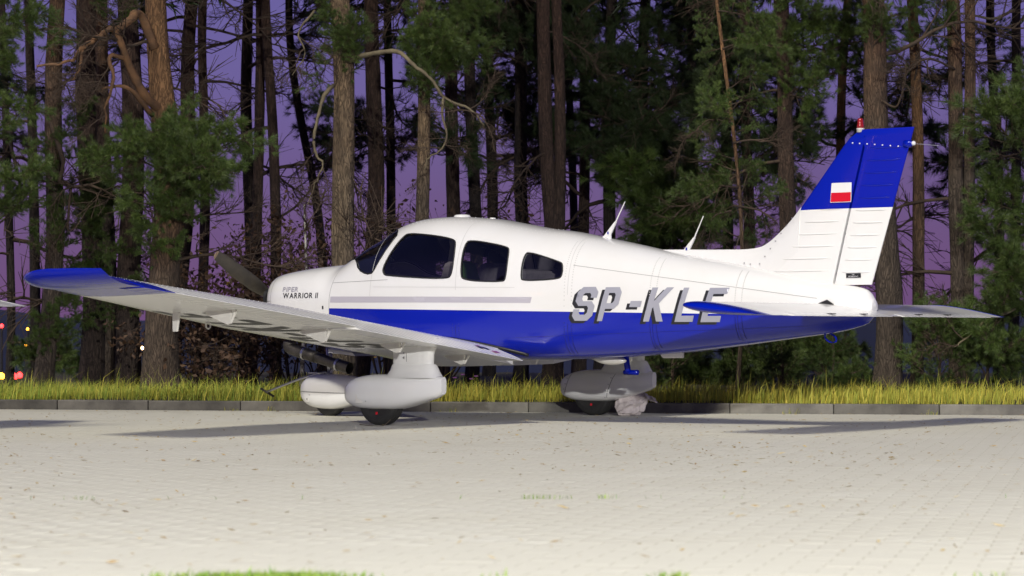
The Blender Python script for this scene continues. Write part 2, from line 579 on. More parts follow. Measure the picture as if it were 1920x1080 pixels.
# ------------------------------------------------------------------ the wood
def bark_mat(name, low, high, z0, z1):
    m = mat(name, low, .95)
    N, L = m.node_tree.nodes, m.node_tree.links
    b = N['Principled BSDF']
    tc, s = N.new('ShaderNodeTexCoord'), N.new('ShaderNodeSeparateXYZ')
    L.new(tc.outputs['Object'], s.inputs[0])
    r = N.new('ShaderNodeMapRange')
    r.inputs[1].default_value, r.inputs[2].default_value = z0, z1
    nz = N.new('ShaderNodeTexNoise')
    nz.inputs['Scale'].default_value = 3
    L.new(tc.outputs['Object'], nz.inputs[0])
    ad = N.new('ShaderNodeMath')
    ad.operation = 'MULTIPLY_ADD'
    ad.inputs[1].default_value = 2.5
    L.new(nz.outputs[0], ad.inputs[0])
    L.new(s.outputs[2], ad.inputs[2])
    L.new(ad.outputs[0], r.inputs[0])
    mp = N.new('ShaderNodeMapping')
    mp.inputs['Scale'].default_value = (1, 1, .2)
    L.new(tc.outputs['Object'], mp.inputs[0])
    v = N.new('ShaderNodeTexVoronoi')
    v.feature = 'DISTANCE_TO_EDGE'
    v.inputs['Scale'].default_value = 38
    nd = N.new('ShaderNodeTexNoise')
    nd.inputs['Scale'].default_value = 9
    L.new(mp.outputs[0], nd.inputs[0])
    mx = N.new('ShaderNodeMix')
    mx.data_type = 'RGBA'
    mx.inputs[0].default_value = .22
    L.new(mp.outputs[0], mx.inputs[6])
    L.new(nd.outputs['Color'], mx.inputs[7])
    L.new(mx.outputs[2], v.inputs['Vector'])
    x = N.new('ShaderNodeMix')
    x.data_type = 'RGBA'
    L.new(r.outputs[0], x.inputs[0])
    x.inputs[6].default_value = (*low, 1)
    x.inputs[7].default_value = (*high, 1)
    r2 = N.new('ShaderNodeMapRange')
    r2.inputs[1].default_value, r2.inputs[2].default_value, r2.inputs[3].default_value = 0, .16, .5
    L.new(v.outputs[0], r2.inputs[0])
    n2 = N.new('ShaderNodeTexNoise')
    n2.inputs['Scale'].default_value = 34
    n2.inputs['Detail'].default_value = 4
    L.new(mp.outputs[0], n2.inputs[0])
    r3 = N.new('ShaderNodeMapRange')
    r3.inputs[1].default_value, r3.inputs[2].default_value, r3.inputs[3].default_value, r3.inputs[4].default_value = .3, .75, .6, 1.45
    L.new(n2.outputs[0], r3.inputs[0])
    mu = N.new('ShaderNodeMath')
    mu.operation = 'MULTIPLY'
    L.new(r2.outputs[0], mu.inputs[0])
    L.new(r3.outputs[0], mu.inputs[1])
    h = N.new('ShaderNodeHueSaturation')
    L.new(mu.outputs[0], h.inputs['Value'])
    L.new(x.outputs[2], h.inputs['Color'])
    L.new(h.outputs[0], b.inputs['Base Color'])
    bp = N.new('ShaderNodeBump')
    bp.inputs['Strength'].default_value = .8
    bp.inputs['Distance'].default_value = .025
    L.new(mu.outputs[0], bp.inputs['Height'])
    L.new(bp.outputs[0], b.inputs['Normal'])
    return m
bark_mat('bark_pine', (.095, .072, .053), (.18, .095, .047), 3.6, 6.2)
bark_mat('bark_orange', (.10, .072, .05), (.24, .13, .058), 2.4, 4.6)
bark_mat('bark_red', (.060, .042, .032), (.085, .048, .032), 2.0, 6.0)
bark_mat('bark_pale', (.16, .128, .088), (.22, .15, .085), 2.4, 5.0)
bark_mat('bark_shaded', (.034, .027, .023), (.045, .030, .023), 2.0, 6.0)  # for trunks deep in the wood, the fading light put into the bark colour
mat('twig', (.085, .055, .035), .9, noise=(8, (.05, .036, .026), .4))
mat('twig_pale', (.19, .16, .095), .9, noise=(7, (.10, .08, .05), .3))
mat('twig_orange', (.24, .125, .055), .9, noise=(7, (.12, .07, .04), .3))
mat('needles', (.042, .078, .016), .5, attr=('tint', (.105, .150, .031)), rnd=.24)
mat('needles_shaded', (.026, .048, .014), .6, attr=('tint', (.046, .070, .020)), rnd=.25)  # same needles for back rows and crowns, shade put into the colour
mat('oak_leaf', (.05, .024, .014), .7, attr=('tint', (.085, .045, .02)))
mat('oak_gold', (.28, .17, .02), .7)
mat('birch_bark', (.55, .53, .48), .8, noise=(9, (.06, .05, .045), .12))

def skeleton(r, L, n_side, twigs, droop=.12, gnarl=.06, sub=.22):
    """limb along +X of length L: segments (p, q, r0, r1) and twig ends (p, direction)"""
    seg, tip = [], []
    k = 9
    P = [np.zeros(3)]
    d = np.array([1, 0, .25])
    for i in range(k):
        d = d + np.array([0, r.normal(0, gnarl * 2), r.normal(-droop * .35, gnarl * 1.5)])
        d /= np.linalg.norm(d)
        P.append(P[-1] + d * L / k)
    P = np.array(P)
    P *= L / np.linalg.norm(P[-1])
    R0 = .016 * L
    for i in range(k):
        seg.append((P[i], P[i + 1], R0 * (1 - i / k * .8), R0 * (1 - (i + 1) / k * .8)))
    tip.append((P[-1], P[-1] - P[-2]))
    for j in range(n_side):
        f = .22 + .76 * (j + r.uniform(0, .8)) / n_side
        i = min(int(f * k), k - 1)
        b = P[i] + (P[i + 1] - P[i]) * (f * k - i)
        ax = (P[i + 1] - P[i]) / np.linalg.norm(P[i + 1] - P[i])
        s = 1 if j % 2 else -1
        dd = ax * r.uniform(.45, .9) + np.array([0, s * r.uniform(.5, 1.1), r.uniform(-.25, .45)])
        dd /= np.linalg.norm(dd)
        ln = L * (.42 * (1 - f) + .14) * r.uniform(.7, 1.25)
        q = [b]
        for _ in range(4):
            dd = dd + r.normal(0, gnarl * 2.5, 3) + np.array([.06, 0, .03 - droop * .3])
            dd /= np.linalg.norm(dd)
            q.append(q[-1] + dd * ln / 4)
        for a in range(4):
            seg.append((q[a], q[a + 1], R0 * .42 * (1 - a * .2), R0 * .42 * (1 - (a + 1) * .2)))
        tip.append((q[-1], dd))
        for _ in range(twigs):
            g = r.uniform(.2, 1) * 4
            a = min(int(g), 3)
            b2 = q[a] + (q[a + 1] - q[a]) * (g - a)
            d2 = dd + r.normal(0, .55, 3) + np.array([.1, 0, .12])
            d2 /= np.linalg.norm(d2)
            l2 = sub * r.uniform(.45, 1.1) * L / 1.6
            e = b2 + d2 * l2
            seg.append((b2, e, R0 * .16, R0 * .10))
            tip.append((e, d2))
    return seg, tip

def seg_mesh(seg):
    """thin three-sided sticks, all limbs of one bough"""
    P, Q = np.array([s[0] for s in seg]), np.array([s[1] for s in seg])
    a, b = np.array([s[2] for s in seg]), np.array([s[3] for s in seg])
    T = Q - P
    T /= np.linalg.norm(T, axis=1)[:, None] + 1e-9
    U = np.cross(T, np.where(np.abs(T[:, 2:3]) > .9, [[1., 0, 0]], [[0, 0, 1.]]))
    U /= np.linalg.norm(U, axis=1)[:, None] + 1e-9
    W = np.cross(T, U)
    an = np.arange(4) * np.pi / 2
    C = U[:, None] * np.cos(an)[None, :, None] + W[:, None] * np.sin(an)[None, :, None]
    V = np.concatenate([P[:, None] + C * a[:, None, None], Q[:, None] + C * b[:, None, None]], 1).reshape(-1, 3)
    f = np.array([(k, (k + 1) % 4, 4 + (k + 1) % 4, 4 + k) for k in range(4)])
    return V, (f[None] + (np.arange(len(seg)) * 8)[:, None, None]).reshape(-1, 4)

def needle_mesh(r, tip, per, ln, wd, back=.13):
    """brushes of needles round every twig end"""
    n = len(tip)
    P = np.repeat(np.array([t[0] for t in tip]), per, 0)
    D = np.array([t[1] for t in tip])
    D /= np.linalg.norm(D, axis=1)[:, None]
    D = np.repeat(D, per, 0)
    m = n * per
    rd = r.normal(0, 1, (m, 3))
    rd -= D * (rd * D).sum(1)[:, None]
    rd /= np.linalg.norm(rd, axis=1)[:, None]
    an = r.uniform(.25, 1.15, m)
    dr = D * np.cos(an)[:, None] + rd * np.sin(an)[:, None]
    base = P - D * (r.uniform(0, 1, m) * back)[:, None]
    end = base + dr * (ln * r.uniform(.75, 1.2, m))[:, None]
    end[:, 2] -= .006
    sd = np.cross(dr, r.normal(0, 1, (m, 3)))
    sd /= np.linalg.norm(sd, axis=1)[:, None]
    sd *= wd / 2
    V = np.stack([base - sd, base + sd, end], 1).reshape(-1, 3)
    tint = np.repeat(np.repeat(r.uniform(0, 1, n), per) * .7 + r.uniform(0, .3, m), 3)
    return V, np.arange(3 * m).reshape(-1, 3), tint

BOUGH, BARE = [], []
for s in range(8):
    r = np.random.default_rng(100 + s)
    seg, tip = skeleton(r, 1.6, 16, 8, droop=.10 + .05 * (s % 3))
    wv, wf = seg_mesh(seg)
    wm = mesh('bough_wood', wv, wf, MAT['twig'])
    nv, nf, tn = needle_mesh(r, tip, 66, .112, .0050, .08)
    nm = mesh('needles', nv, nf, MAT['needles'])
    fattr(nm, 'tint', tn)
    nd = nm.copy()
    nd.materials[0] = MAT['needles_shaded']
    BOUGH.append((wm, nm, nd))
for s in range(7):
    r = np.random.default_rng(300 + s)
    seg, tip = skeleton(r, 1.6, 12, 9, droop=.02 + .12 * (s % 3), gnarl=.10, sub=.34)
    wv, wf = seg_mesh(seg)
    BARE.append(mesh('bare_branch', wv, wf, MAT['twig']))
CROWN = []
for s in range(3):
    r = np.random.default_rng(500 + s)
    VV, FF, TT, o = [], [], [], 0
    WV, WF, wo = [], [], 0
    for j in range(34):
        z = 5.6 + 7.6 * (j + r.uniform(0, 1)) / 34
        L = (2.5 - 1.6 * (z - 5.6) / 7.6) * r.uniform(.7, 1.1)
        seg, tip = skeleton(r, L, 9, 4, droop=.1)
        a, e = r.uniform(0, 2 * np.pi), r.uniform(-.1, .55)
        M = np.array(Matrix.Rotation(a, 3, 'Z') @ Matrix.Rotation(-e, 3, 'Y'))
        nv, nf, tn = needle_mesh(r, tip, 12, .17, .028, .2)
        VV.append(nv @ M.T + [0, 0, z]); FF.append(nf + o); TT.append(tn); o += len(nv)
        wv, wf = seg_mesh(seg)
        WV.append(wv @ M.T + [0, 0, z]); WF.append(wf + wo); wo += len(wv)
    cm = mesh('crown_needles', np.concatenate(VV), np.concatenate(FF), MAT['needles_shaded'])
    fattr(cm, 'tint', np.concatenate(TT))
    CROWN.append((mesh('crown', np.concatenate(WV), np.concatenate(WF), MAT['twig']), cm))

def orient(o, p, q, base=1.6, roll=0.):
    """put a bough mesh (built along +X) from p to q in its parent's space"""
    d = Vector(q) - Vector(p)
    M = d.to_track_quat('X', 'Z').to_matrix().to_4x4()
    s = d.length / base
    o.matrix_local = Matrix.Translation(p) @ M @ Matrix.Rotation(roll, 4, 'X') @ Matrix.Diagonal((s, min(s, 1.25), min(s, 1.25), 1))

class Tree:
    def __init__(s, top_u, base_u, w, Z, bark, label, group=None, name='pine_tree', height=13.5, crown=True, bend=0., twin=None):
        s.Z, s.seed = Z, int(base_u * 7 + Z * 13)
        s.r = np.random.default_rng(s.seed)
        b = px(base_u, 700, Z)
        t = px(top_u, 0, Z)
        s.base = Vector((b.x, Z, -.02 if Z > 46 else .03))
        s.root = tag(empty(name, s.base), label, 'tree', group)
        s.slope = (t.x - b.x) / (t.z - .3)
        s.ly = s.r.normal(0, .012)
        s.bend, s.h, s.taper = bend, height, (.13 if w > 46 else .05)
        s.rad = w * Z / CAM_F / 2
        s.stem(s.rad, 0, MAT[bark], height)
        if twin:
            s.stem(twin[2] * Z / CAM_F / 2, px(twin[1], 700, Z).x - b.x, MAT[bark], height * .9, (px(twin[0], 0, Z).x - px(twin[1], 700, Z).x) / (t.z - .3))
        if crown:
            c = CROWN[s.seed % 3]
            o = link('crown', c[0], s.root)
            o.location = (s.axis(8).x, s.axis(8).y, 0)
            o.rotation_euler = (0, 0, s.r.uniform(0, 6.28))
            k = height / 13.5
            o.scale = (k, k, k)
            tag(link('needles', c[1], o), kind='stuff')
    def axis(s, z):
        return Vector((s.slope * z + s.bend * math.sin(z * .9) * .12, s.ly * z, z))
    def stem(s, rad, dx, m, height, slope=None):
        z = np.r_[np.linspace(-.1, 6.5, 34), np.linspace(7, height, 10)]
        n = 16
        sl = s.slope if slope is None else slope
        V = []
        wig = s.r.uniform(0, 6.28, 4)
        for k in z:
            c = (dx + sl * k + s.bend * math.sin(k * .9) * .12 + rad * .22 * math.sin(k * 1.6 + wig[0]), s.ly * k + rad * .15 * math.sin(k * 1.3 + wig[1]))
            rr = rad * (1.03 - s.taper * (k - 2.4)) if k < 6.5 else rad * ((1.03 - s.taper * 4.1) * max(.12, (height - k) / (height - 6.5)))
            rr *= 1 + .28 * math.exp(-max(k, 0) * 4)
            for a in range(n):
                w = 2 * math.pi * a / n
                q = rr * (1 + .05 * math.sin(3 * w + k * 2.2 + wig[2]) + .035 * math.sin(5 * w - k * 4.1 + wig[3]) + s.r.normal(0, .018))
                V.append((c[0] + q * math.cos(w), c[1] + q * math.sin(w), k))
        F = [(i * n + k, i * n + (k + 1) % n, (i + 1) * n + (k + 1) % n, (i + 1) * n + k) for i in range(len(z) - 1) for k in range(n)]
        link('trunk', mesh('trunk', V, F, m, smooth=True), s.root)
    def bough(s, q, rise=.15, dark=False, roll=None, start=None):
        """leafy bough from the trunk to the world point q"""
        q = Vector(q) - s.base
        z0 = max(.3, q.z - rise * 1.5) if start is None else start
        p = s.axis(z0)
        d = q - p
        if d.length > 2.1:                       # the leafy end of a long limb
            p2 = q - d.normalized() * 1.9
            l = link('limb', mesh('limb', *tube(smooth_path([p, (p + p2) / 2 + Vector((0, 0, .08)), p2 + d * .1], 8), np.linspace(.035, .016, 8), 6), MAT['twig'], smooth=True), s.root)
            p = p2
        w, n, nd = BOUGH[int(s.r.integers(8))]
        o = link('bough', w, s.root)
        orient(o, p, q, roll=s.r.normal(0, .5) if roll is None else roll)
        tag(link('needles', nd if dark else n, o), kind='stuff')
    def bare(s, q, z0):
        o = link('bare_branch', BARE[int(s.r.integers(len(BARE)))], s.root)
        orient(o, s.axis(z0), Vector(q) - s.base, roll=s.r.uniform(-1, 1))
    def limb(s, pts, r0, r1, m, n=26, name='limb', twigs=4):
        """bent limb through pixel points given as (u, v, depth)"""
        P = [px(*p) - s.base for p in pts]
        P = smooth_path(P, n)
        P = P + s.r.normal(0, r0 * (.4 if r0 < .03 else .16), P.shape) * np.linspace(.2, 1, n)[:, None]
        link(name, mesh(name, *tube(P, np.linspace(r0, r1, n) * s.r.uniform(.85, 1.15, n), 8), MAT[m], smooth=True), s.root)
        for k in range(twigs):
            i = int(s.r.integers(n // 3, n - 1))
            o = link('bare_branch', BARE[int(s.r.integers(len(BARE)))], s.root)
            d = Vector(P[min(i + 1, n - 1)] - P[i]).normalized() + Vector(s.r.normal(0, .6, 3))
            orient(o, Vector(P[i]), Vector(P[i]) + d.normalized() * s.r.uniform(.25, .6), roll=s.r.uniform(-2, 2))

BEH = 'dark pine trunks deep in the wood'
TR = {}
for key, a in dict(
    edgeL=(-60, -45, 40, 27.6, 'bark_pine', 'pine at the left picture edge, mostly cut off, with hanging green boughs'),
    a1=(10, 16, 14, 31, 'bark_shaded', 'slim dark pine leftmost in the picture, above the red car lights'),
    a2=(112, 80, 32, 28.8, 'bark_pine', 'pine with green lower boughs under the blue wing tip'),
    a3=(165, 168, 38, 29.5, 'bark_red', 'dark brown pine left of the close pair beneath the outer wing'),
    a4=(192, 199, 26, 30.2, 'bark_pine', 'slim pine squeezed between two thicker trunks under the outer wing'),
    a5=(245, 237, 40, 29.0, 'bark_red', 'stout brown pine just left of the forked orange pine'),
    a6=(303, 304, 50, 27.6, 'bark_orange', 'thick orange-barked pine with a big crooked bare limb on the left'),
    a7=(364, 320, 27, 33, 'bark_red', 'reddish pine leaning right, just behind the thick orange pine'),
    a8=(386, 372, 18, 34.5, 'bark_red', 'thin upright pine right of the thick orange pine'),
    a9=(468, 460, 22, 36, 'bark_shaded', 'nearly black pine just left of the propeller tip'),
    a10=(492, 466, 19, 32, 'bark_red', 'slim reddish pine leaning right above the propeller blade'),
    a11=(506, 516, 19, 31.5, 'bark_red', 'slim reddish pine rising behind the propeller and cowling'),
    a12=(556, 604, 16, 36, 'bark_shaded', 'thin curved pine leaning left above the engine cowling'),
    b1=(641, 640, 40, 27.6, 'bark_pale', 'thick pale-barked pine rising in front of the windscreen'),
    b2=(712, 668, 30, 32, 'bark_red', 'leaning brown pine right of the pale pine over the windscreen'),
    b3=(733, 728, 17, 37, 'bark_shaded', 'thin dark pine above the front of the cabin roof'),
    b4=(798, 776, 24, 28.6, 'bark_pale', 'grey-brown slim pine rising above the cabin roof vent'),
    b6=(856, 828, 25, 32.5, 'bark_red', 'brown pine leaning right above the middle of the cabin roof'),
    b7=(922, 916, 20, 38, 'bark_shaded', 'dark straight pine above the rear of the cabin roof'),
    b9=(1022, 1032, 27, 30.5, 'bark_red', 'big reddish pine with two stems behind the rear cabin window'),
    b10=(1068, 1078, 15, 39, 'bark_shaded', 'thin black pine just right of the two-stemmed pine'),
    b11=(1100, 1084, 20, 35, 'bark_red', 'brown pine left of the front whip aerial'),
    b12=(1150, 1124, 22, 33.5, 'bark_shaded', 'dark pine directly behind the front whip aerial'),
    b13=(885, 886, 22, 33, 'bark_shaded', 'dark trunk seen under the belly between the two main wheels, the left one'),
    b14=(978, 974, 24, 34, 'bark_shaded', 'dark trunk under the belly between the main wheels, right of its neighbour'),
    c1=(1212, 1206, 22, 37, 'bark_shaded', 'dark pine behind the green boughs between the two whip aerials'),
    c3=(1356, 1366, 20, 36, 'bark_shaded', 'dark pine behind the young orange-stemmed pine'),
    c4=(1402, 1394, 20, 32, 'bark_red', 'brown pine just right of the young orange-stemmed pine'),
    c5=(1470, 1479, 30, 30.5, 'bark_red', 'broad brown pine in front of the tail fin'),
    c6=(1592, 1540, 17, 32.5, 'bark_orange', 'slim reddish pine leaning right towards the beacon on the fin'),
    c7=(1638, 1662, 45, 27.8, 'bark_pine', 'thick dark pine rising behind the rudder'),
    c8=(1717, 1718, 21, 28.8, 'bark_orange', 'straight lone brown pine just right of the rudder'),
    c9=(1788, 1790, 27, 28.6, 'bark_pine', 'pine with two stems beyond the far tailplane tip'),
    c10=(1866, 1872, 18, 35, 'bark_shaded', 'dark pine behind green boughs at the right'),
    c11=(1908, 1892, 18, 31, 'bark_shaded', 'rightmost slim dark pine in the picture'),
    edgeR=(1965, 1962, 36, 27.4, 'bark_pine', 'pine cut off by the right picture edge with bright green boughs'),
    d1=(62, 62, 18, 37, 'bark_shaded', 'dark background pine right of the leftmost slim pine'),
    d4=(1300, 1296, 18, 34, 'bark_shaded', 'dark pine directly behind the rear whip aerial'),
).items():
    tw = {'b9': (1050, 1040, 21), 'c9': (1820, 1802, 21)}.get(key)
    TR[key] = Tree(*a, bend=1. if key in ('a12', 'b2') else .35, twin=tw)

# leafy boughs where the photograph shows them: (tree, u, v, depth)
for k, L in dict(
    edgeL=[(10, 30, 27.2), (35, 90, 27.0), (20, 150, 27.3), (50, 185, 27.0), (15, 230, 27.2), (45, 275, 26.9), (10, 320, 27.2), (50, 340, 27.4), (70, 20, 27.4), (85, 60, 27.1), (30, 350, 27.0), (5, 110, 27.1)],
    a2=[(60, 330, 28.3), (120, 370, 28.3), (150, 330, 28.4), (100, 440, 28.3), (150, 470, 28.6), (130, 540, 28.6), (110, 590, 28.4), (120, 610, 28.6), (150, 250, 28.6), (180, 200, 28.7), (130, 190, 28.5), (90, 250, 28.3), (175, 290, 28.5)],
    a6=[(200, 270, 27.0), (230, 300, 26.9), (260, 260, 26.8), (290, 290, 26.6), (330, 260, 26.7), (360, 240, 27.0), (400, 250, 27.0), (430, 285, 27.1), (455, 270, 27.3), (400, 320, 27.0), (345, 320, 26.8), (430, 330, 27.2), (300, 350, 26.9), (250, 350, 27.0), (380, 370, 27.1), (330, 390, 27.2), (190, 320, 27.2), (280, 420, 27.3), (350, 440, 27.4), (240, 430, 27.4), (300, 490, 27.6), (370, 300, 26.8), (310, 310, 26.6), (160, 290, 27.2)],
    a3=[(150, 380, 28.9), (190, 400, 28.9), (140, 420, 28.8), (200, 350, 28.8), (170, 500, 28.9), (140, 600, 29), (100, 560, 28.9), (110, 500, 28.8)],
    a1=[(80, 660, 30), (110, 640, 30)],
    a5=[(210, 480, 28.6), (260, 520, 28.6), (200, 560, 28.8), (280, 570, 28.8), (190, 20, 28.6), (260, 15, 28.6), (230, 40, 28.7)],
    b1=[(612, 40, 27.2), (655, 60, 27.0), (620, 90, 27.1), (665, 20, 27.2), (600, 10, 27.3), (650, 100, 27.1)],
    b4=[(750, 30, 28.2), (800, 20, 28.0), (830, 40, 27.9), (870, 50, 27.9), (905, 60, 28.0), (880, 90, 28.0), (830, 75, 28.0), (760, 80, 28.2), (790, 110, 28.1), (840, 110, 28.1), (920, 30, 28.1), (770, 130, 28.2), (860, 15, 28.2), (890, 20, 28.2)],
    b12=[(1110, 60, 32.5), (1180, 110, 32.2), (1230, 140, 32.0), (1150, 180, 32.3), (1100, 200, 32.6), (1200, 220, 32.2), (1260, 230, 32.2), (1120, 270, 32.6), (1180, 290, 32.4), (1230, 300, 32.4), (1270, 170, 32.2), (1280, 280, 32.4), (1140, 110, 32.4), (1200, 50, 32.4), (1260, 80, 32.2), (1150, 330, 32.7), (1110, 150, 32.4), (1220, 180, 32), (1170, 240, 32.2), (1250, 260, 32.1)],
    d4=[(1150, 400, 32.0), (1180, 420, 32.0), (1210, 390, 32.0), (1250, 405, 31.8), (1280, 430, 31.8), (1230, 430, 31.9), (1320, 420, 31.9), (1190, 375, 32.0), (1290, 380, 32.0), (1240, 660, 32), (1290, 680, 31.8), (1340, 690, 32), (1270, 640, 32.2)],
    c4=[(1420, 60, 31.4), (1450, 110, 31.3), (1400, 160, 31.4), (1440, 200, 31.3), (1490, 215, 31.2), (1520, 240, 31.2), (1550, 255, 31.2), (1470, 280, 31.3), (1420, 330, 31.4), (1460, 370, 31.4), (1500, 330, 31.3), (1340, 80, 31.3), (1310, 130, 31.4), (1360, 30, 31.4), (1300, 40, 31.4), (1480, 40, 31.3), (1510, 270, 31.2), (1440, 270, 31.3), (1350, 180, 31.3), (1480, 140, 31.3)],
    c5=[(1540, 40, 30), (1570, 70, 29.9), (1600, 110, 29.8), (1560, 120, 29.9), (1520, 90, 30), (1590, 30, 29.9), (1610, 60, 29.8), (1530, 160, 30), (1500, 20, 30), (1570, 160, 30), (1640, 20, 29.8), (1500, 640, 29.8), (1550, 660, 29.7), (1600, 650, 29.7), (1450, 650, 29.8), (1620, 680, 29.7), (1520, 680, 29.8), (1420, 680, 29.8), (1380, 660, 30), (1570, 620, 29.8), (1390, 690, 29.9)],
    c10=[(1850, 90, 34), (1900, 130, 34), (1880, 320, 33), (1820, 300, 33)],
    c3=[(1330, 15, 34.5), (1400, 30, 34.5), (1280, 25, 34.5), (1240, 10, 34.6), (1300, 70, 34.4), (1350, 100, 34.3)],
    c7=[(1580, 10, 27.4), (1610, 30, 27.3), (1660, 15, 27.3)],
    b7=[(900, 45, 36.5), (945, 30, 36.5), (980, 70, 36.4), (935, 100, 36.6), (870, 20, 36.6), (965, 130, 36.5)],
    b10=[(1000, 15, 37.5), (1060, 30, 37.5), (1090, 70, 37.4), (1070, 120, 37.5)],
    c8=[(1690, 25, 28.2), (1740, 10, 28.2), (1720, 45, 28.3)],
    edgeR=[(1785, 235, 26.9), (1840, 190, 26.7), (1870, 180, 26.8), (1910, 200, 26.8), (1860, 320, 26.8), (1830, 400, 26.8), (1880, 420, 26.8), (1790, 505, 26.9), (1900, 480, 26.7), (1830, 520, 26.7), (1890, 540, 26.8), (1850, 380, 26.9), (1900, 590, 26.9), (1840, 650, 27), (1780, 680, 27), (1880, 680, 26.9), (1810, 690, 27), (1915, 400, 26.9), (1840, 600, 27)],
).items():
    t = TR[k]
    for (u, v, Z) in L:
        q = px(u, v, Z)
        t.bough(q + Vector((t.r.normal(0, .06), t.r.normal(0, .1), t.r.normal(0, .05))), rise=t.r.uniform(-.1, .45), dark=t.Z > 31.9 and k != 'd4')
# boughs with shade in their needle colour, and bare branches, further back
NB = dict(b6=4, b7=7, b3=4, b5=3, b2=2, b10=5, b11=4, c1=4, c2=3, c3=4, b9=2, a9=2, a10=0, a11=0, a12=1, d3=1, a8=1, c6=2, c10=4, d1=3, d2=4)
for k, t in TR.items():
    far = t.Z > 30.4
    for j in range((NB.get(k, 2) if far else 0)):
        z, az, L = t.r.uniform(3.0, 6.6), t.r.uniform(0, 6.28), t.r.uniform(1.0, 2.0)
        if far:
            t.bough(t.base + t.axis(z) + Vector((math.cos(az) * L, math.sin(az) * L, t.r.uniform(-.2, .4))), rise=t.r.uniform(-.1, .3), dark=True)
    for j in range(4 if far else 3):
        z, az, L = t.r.uniform(1.3, 6.2), t.r.uniform(0, 6.28), t.r.uniform(.7, 2.2)
        t.bare(t.base + t.axis(z) + Vector((math.cos(az) * L, math.sin(az) * L, t.r.uniform(-.5, .5))), z)

# the crooked limbs that stand out
TR['a6'].limb([(300, 205, 27.55), (272, 180, 27.3), (245, 130, 27.1), (228, 85, 26.9), (212, 55, 26.8), (190, 66, 26.7), (155, 88, 26.6), (130, 115, 26.6), (70, 122, 26.6)], .058, .012, 'twig_orange', 40)
TR['a6'].limb([(290, 90, 27.5), (262, 25, 27.3), (235, 45, 27.0), (212, 58, 26.85)], .05, .04, 'twig_orange', 16)
TR['a6'].limb([(155, 88, 26.6), (148, 130, 26.6), (135, 150, 26.7)], .02, .008, 'twig_orange', 10)
TR['a6'].limb([(235, 110, 27.0), (205, 105, 26.8), (213, 150, 26.8), (200, 200, 26.9), (196, 250, 27)], .028, .010, 'twig_orange', 18)
TR['a6'].limb([(285, 215, 27.4), (240, 165, 27.0), (190, 165, 26.9)], .03, .012, 'twig_orange', 12)
TR['a2'].limb([(95, 230, 28.6), (118, 300, 28.2), (112, 340, 28.2), (132, 350, 28.2), (128, 430, 28.2), (145, 420, 28.3)], .03, .010, 'twig', 24)
TR['b1'].limb([(648, 116, 27.5), (690, 102, 27.1), (745, 97, 26.9), (775, 122, 26.8), (808, 148, 26.8), (832, 182, 26.8), (880, 205, 26.8), (908, 235, 26.8)], .030, .008, 'twig_pale', 36)
TR['b1'].limb([(832, 182, 26.8), (829, 215, 26.8), (838, 255, 26.8), (826, 282, 26.8), (806, 295, 26.8), (797, 318, 26.8)], .015, .006, 'twig_pale', 22)
TR['b1'].limb([(625, 160, 27.4), (607, 180, 27.2), (598, 215, 27.1), (588, 262, 27.1), (594, 290, 27.1), (606, 312, 27.1), (590, 345, 27.1), (574, 385, 27.1)], .024, .006, 'twig_pale', 30)
TR['b1'].limb([(590, 20, 27.4), (560, 60, 27.2), (572, 100, 27.2), (548, 140, 27.2)], .014, .005, 'twig_pale', 16)
TR['c11'].limb([(1900, 20, 29.5), (1860, 35, 29), (1800, 25, 28.6), (1760, 40, 28.4)], .022, .006, 'twig_pale', 20)
TR['c9'].limb([(1790, 130, 28.4), (1740, 110, 28.1), (1700, 140, 28), (1690, 200, 28)], .016, .005, 'twig', 18)
TR['c7'].limb([(1655, 190, 27.6), (1680, 200, 27.4), (1694, 165, 27.3), (1700, 120, 27.2)], .014, .005, 'twig', 14)
TR['edgeR'].limb([(1935, 560, 27.2), (1890, 585, 26.8), (1850, 600, 26.7), (1810, 635, 26.7), (1790, 650, 26.7)], .022, .006, 'twig_pale', 18)
TR['c5'].limb([(1478, 620, 30.4), (1500, 640, 29.9), (1535, 680, 29.6)], .02, .006, 'twig_pale', 12)

# young pine with a thin orange stem before the fin
yp = Tree(1360, 1380, 7, 27.4, 'bark_orange', 'young pine with a thin orange stem between rear aerial and fin', height=6.2, crown=False, name='young_pine', bend=1.)
for (u, v) in [(1330, 60), (1400, 40), (1310, 110), (1430, 90), (1340, 150), (1420, 150), (1300, 190), (1440, 190), (1330, 240), (1420, 240), (1310, 300), (1400, 300), (1330, 350), (1440, 320), (1300, 360), (1400, 400), (1340, 420), (1440, 440), (1310, 440), (1370, 20), (1460, 60), (1290, 240), (1460, 380)]:
    yp.bough(px(u, v, 27.2 + yp.r.normal(0, .35)), rise=yp.r.uniform(-.25, .2))
for a in ([(1374, 268), (1420, 262), (1470, 275)], [(1374, 230), (1330, 225), (1300, 250)], [(1374, 385), (1425, 395), (1460, 420)], [(1372, 395), (1340, 405), (1320, 440)]):
    yp.limb([(u, v, 27.3) for u, v in a], .012, .005, 'twig', 12)

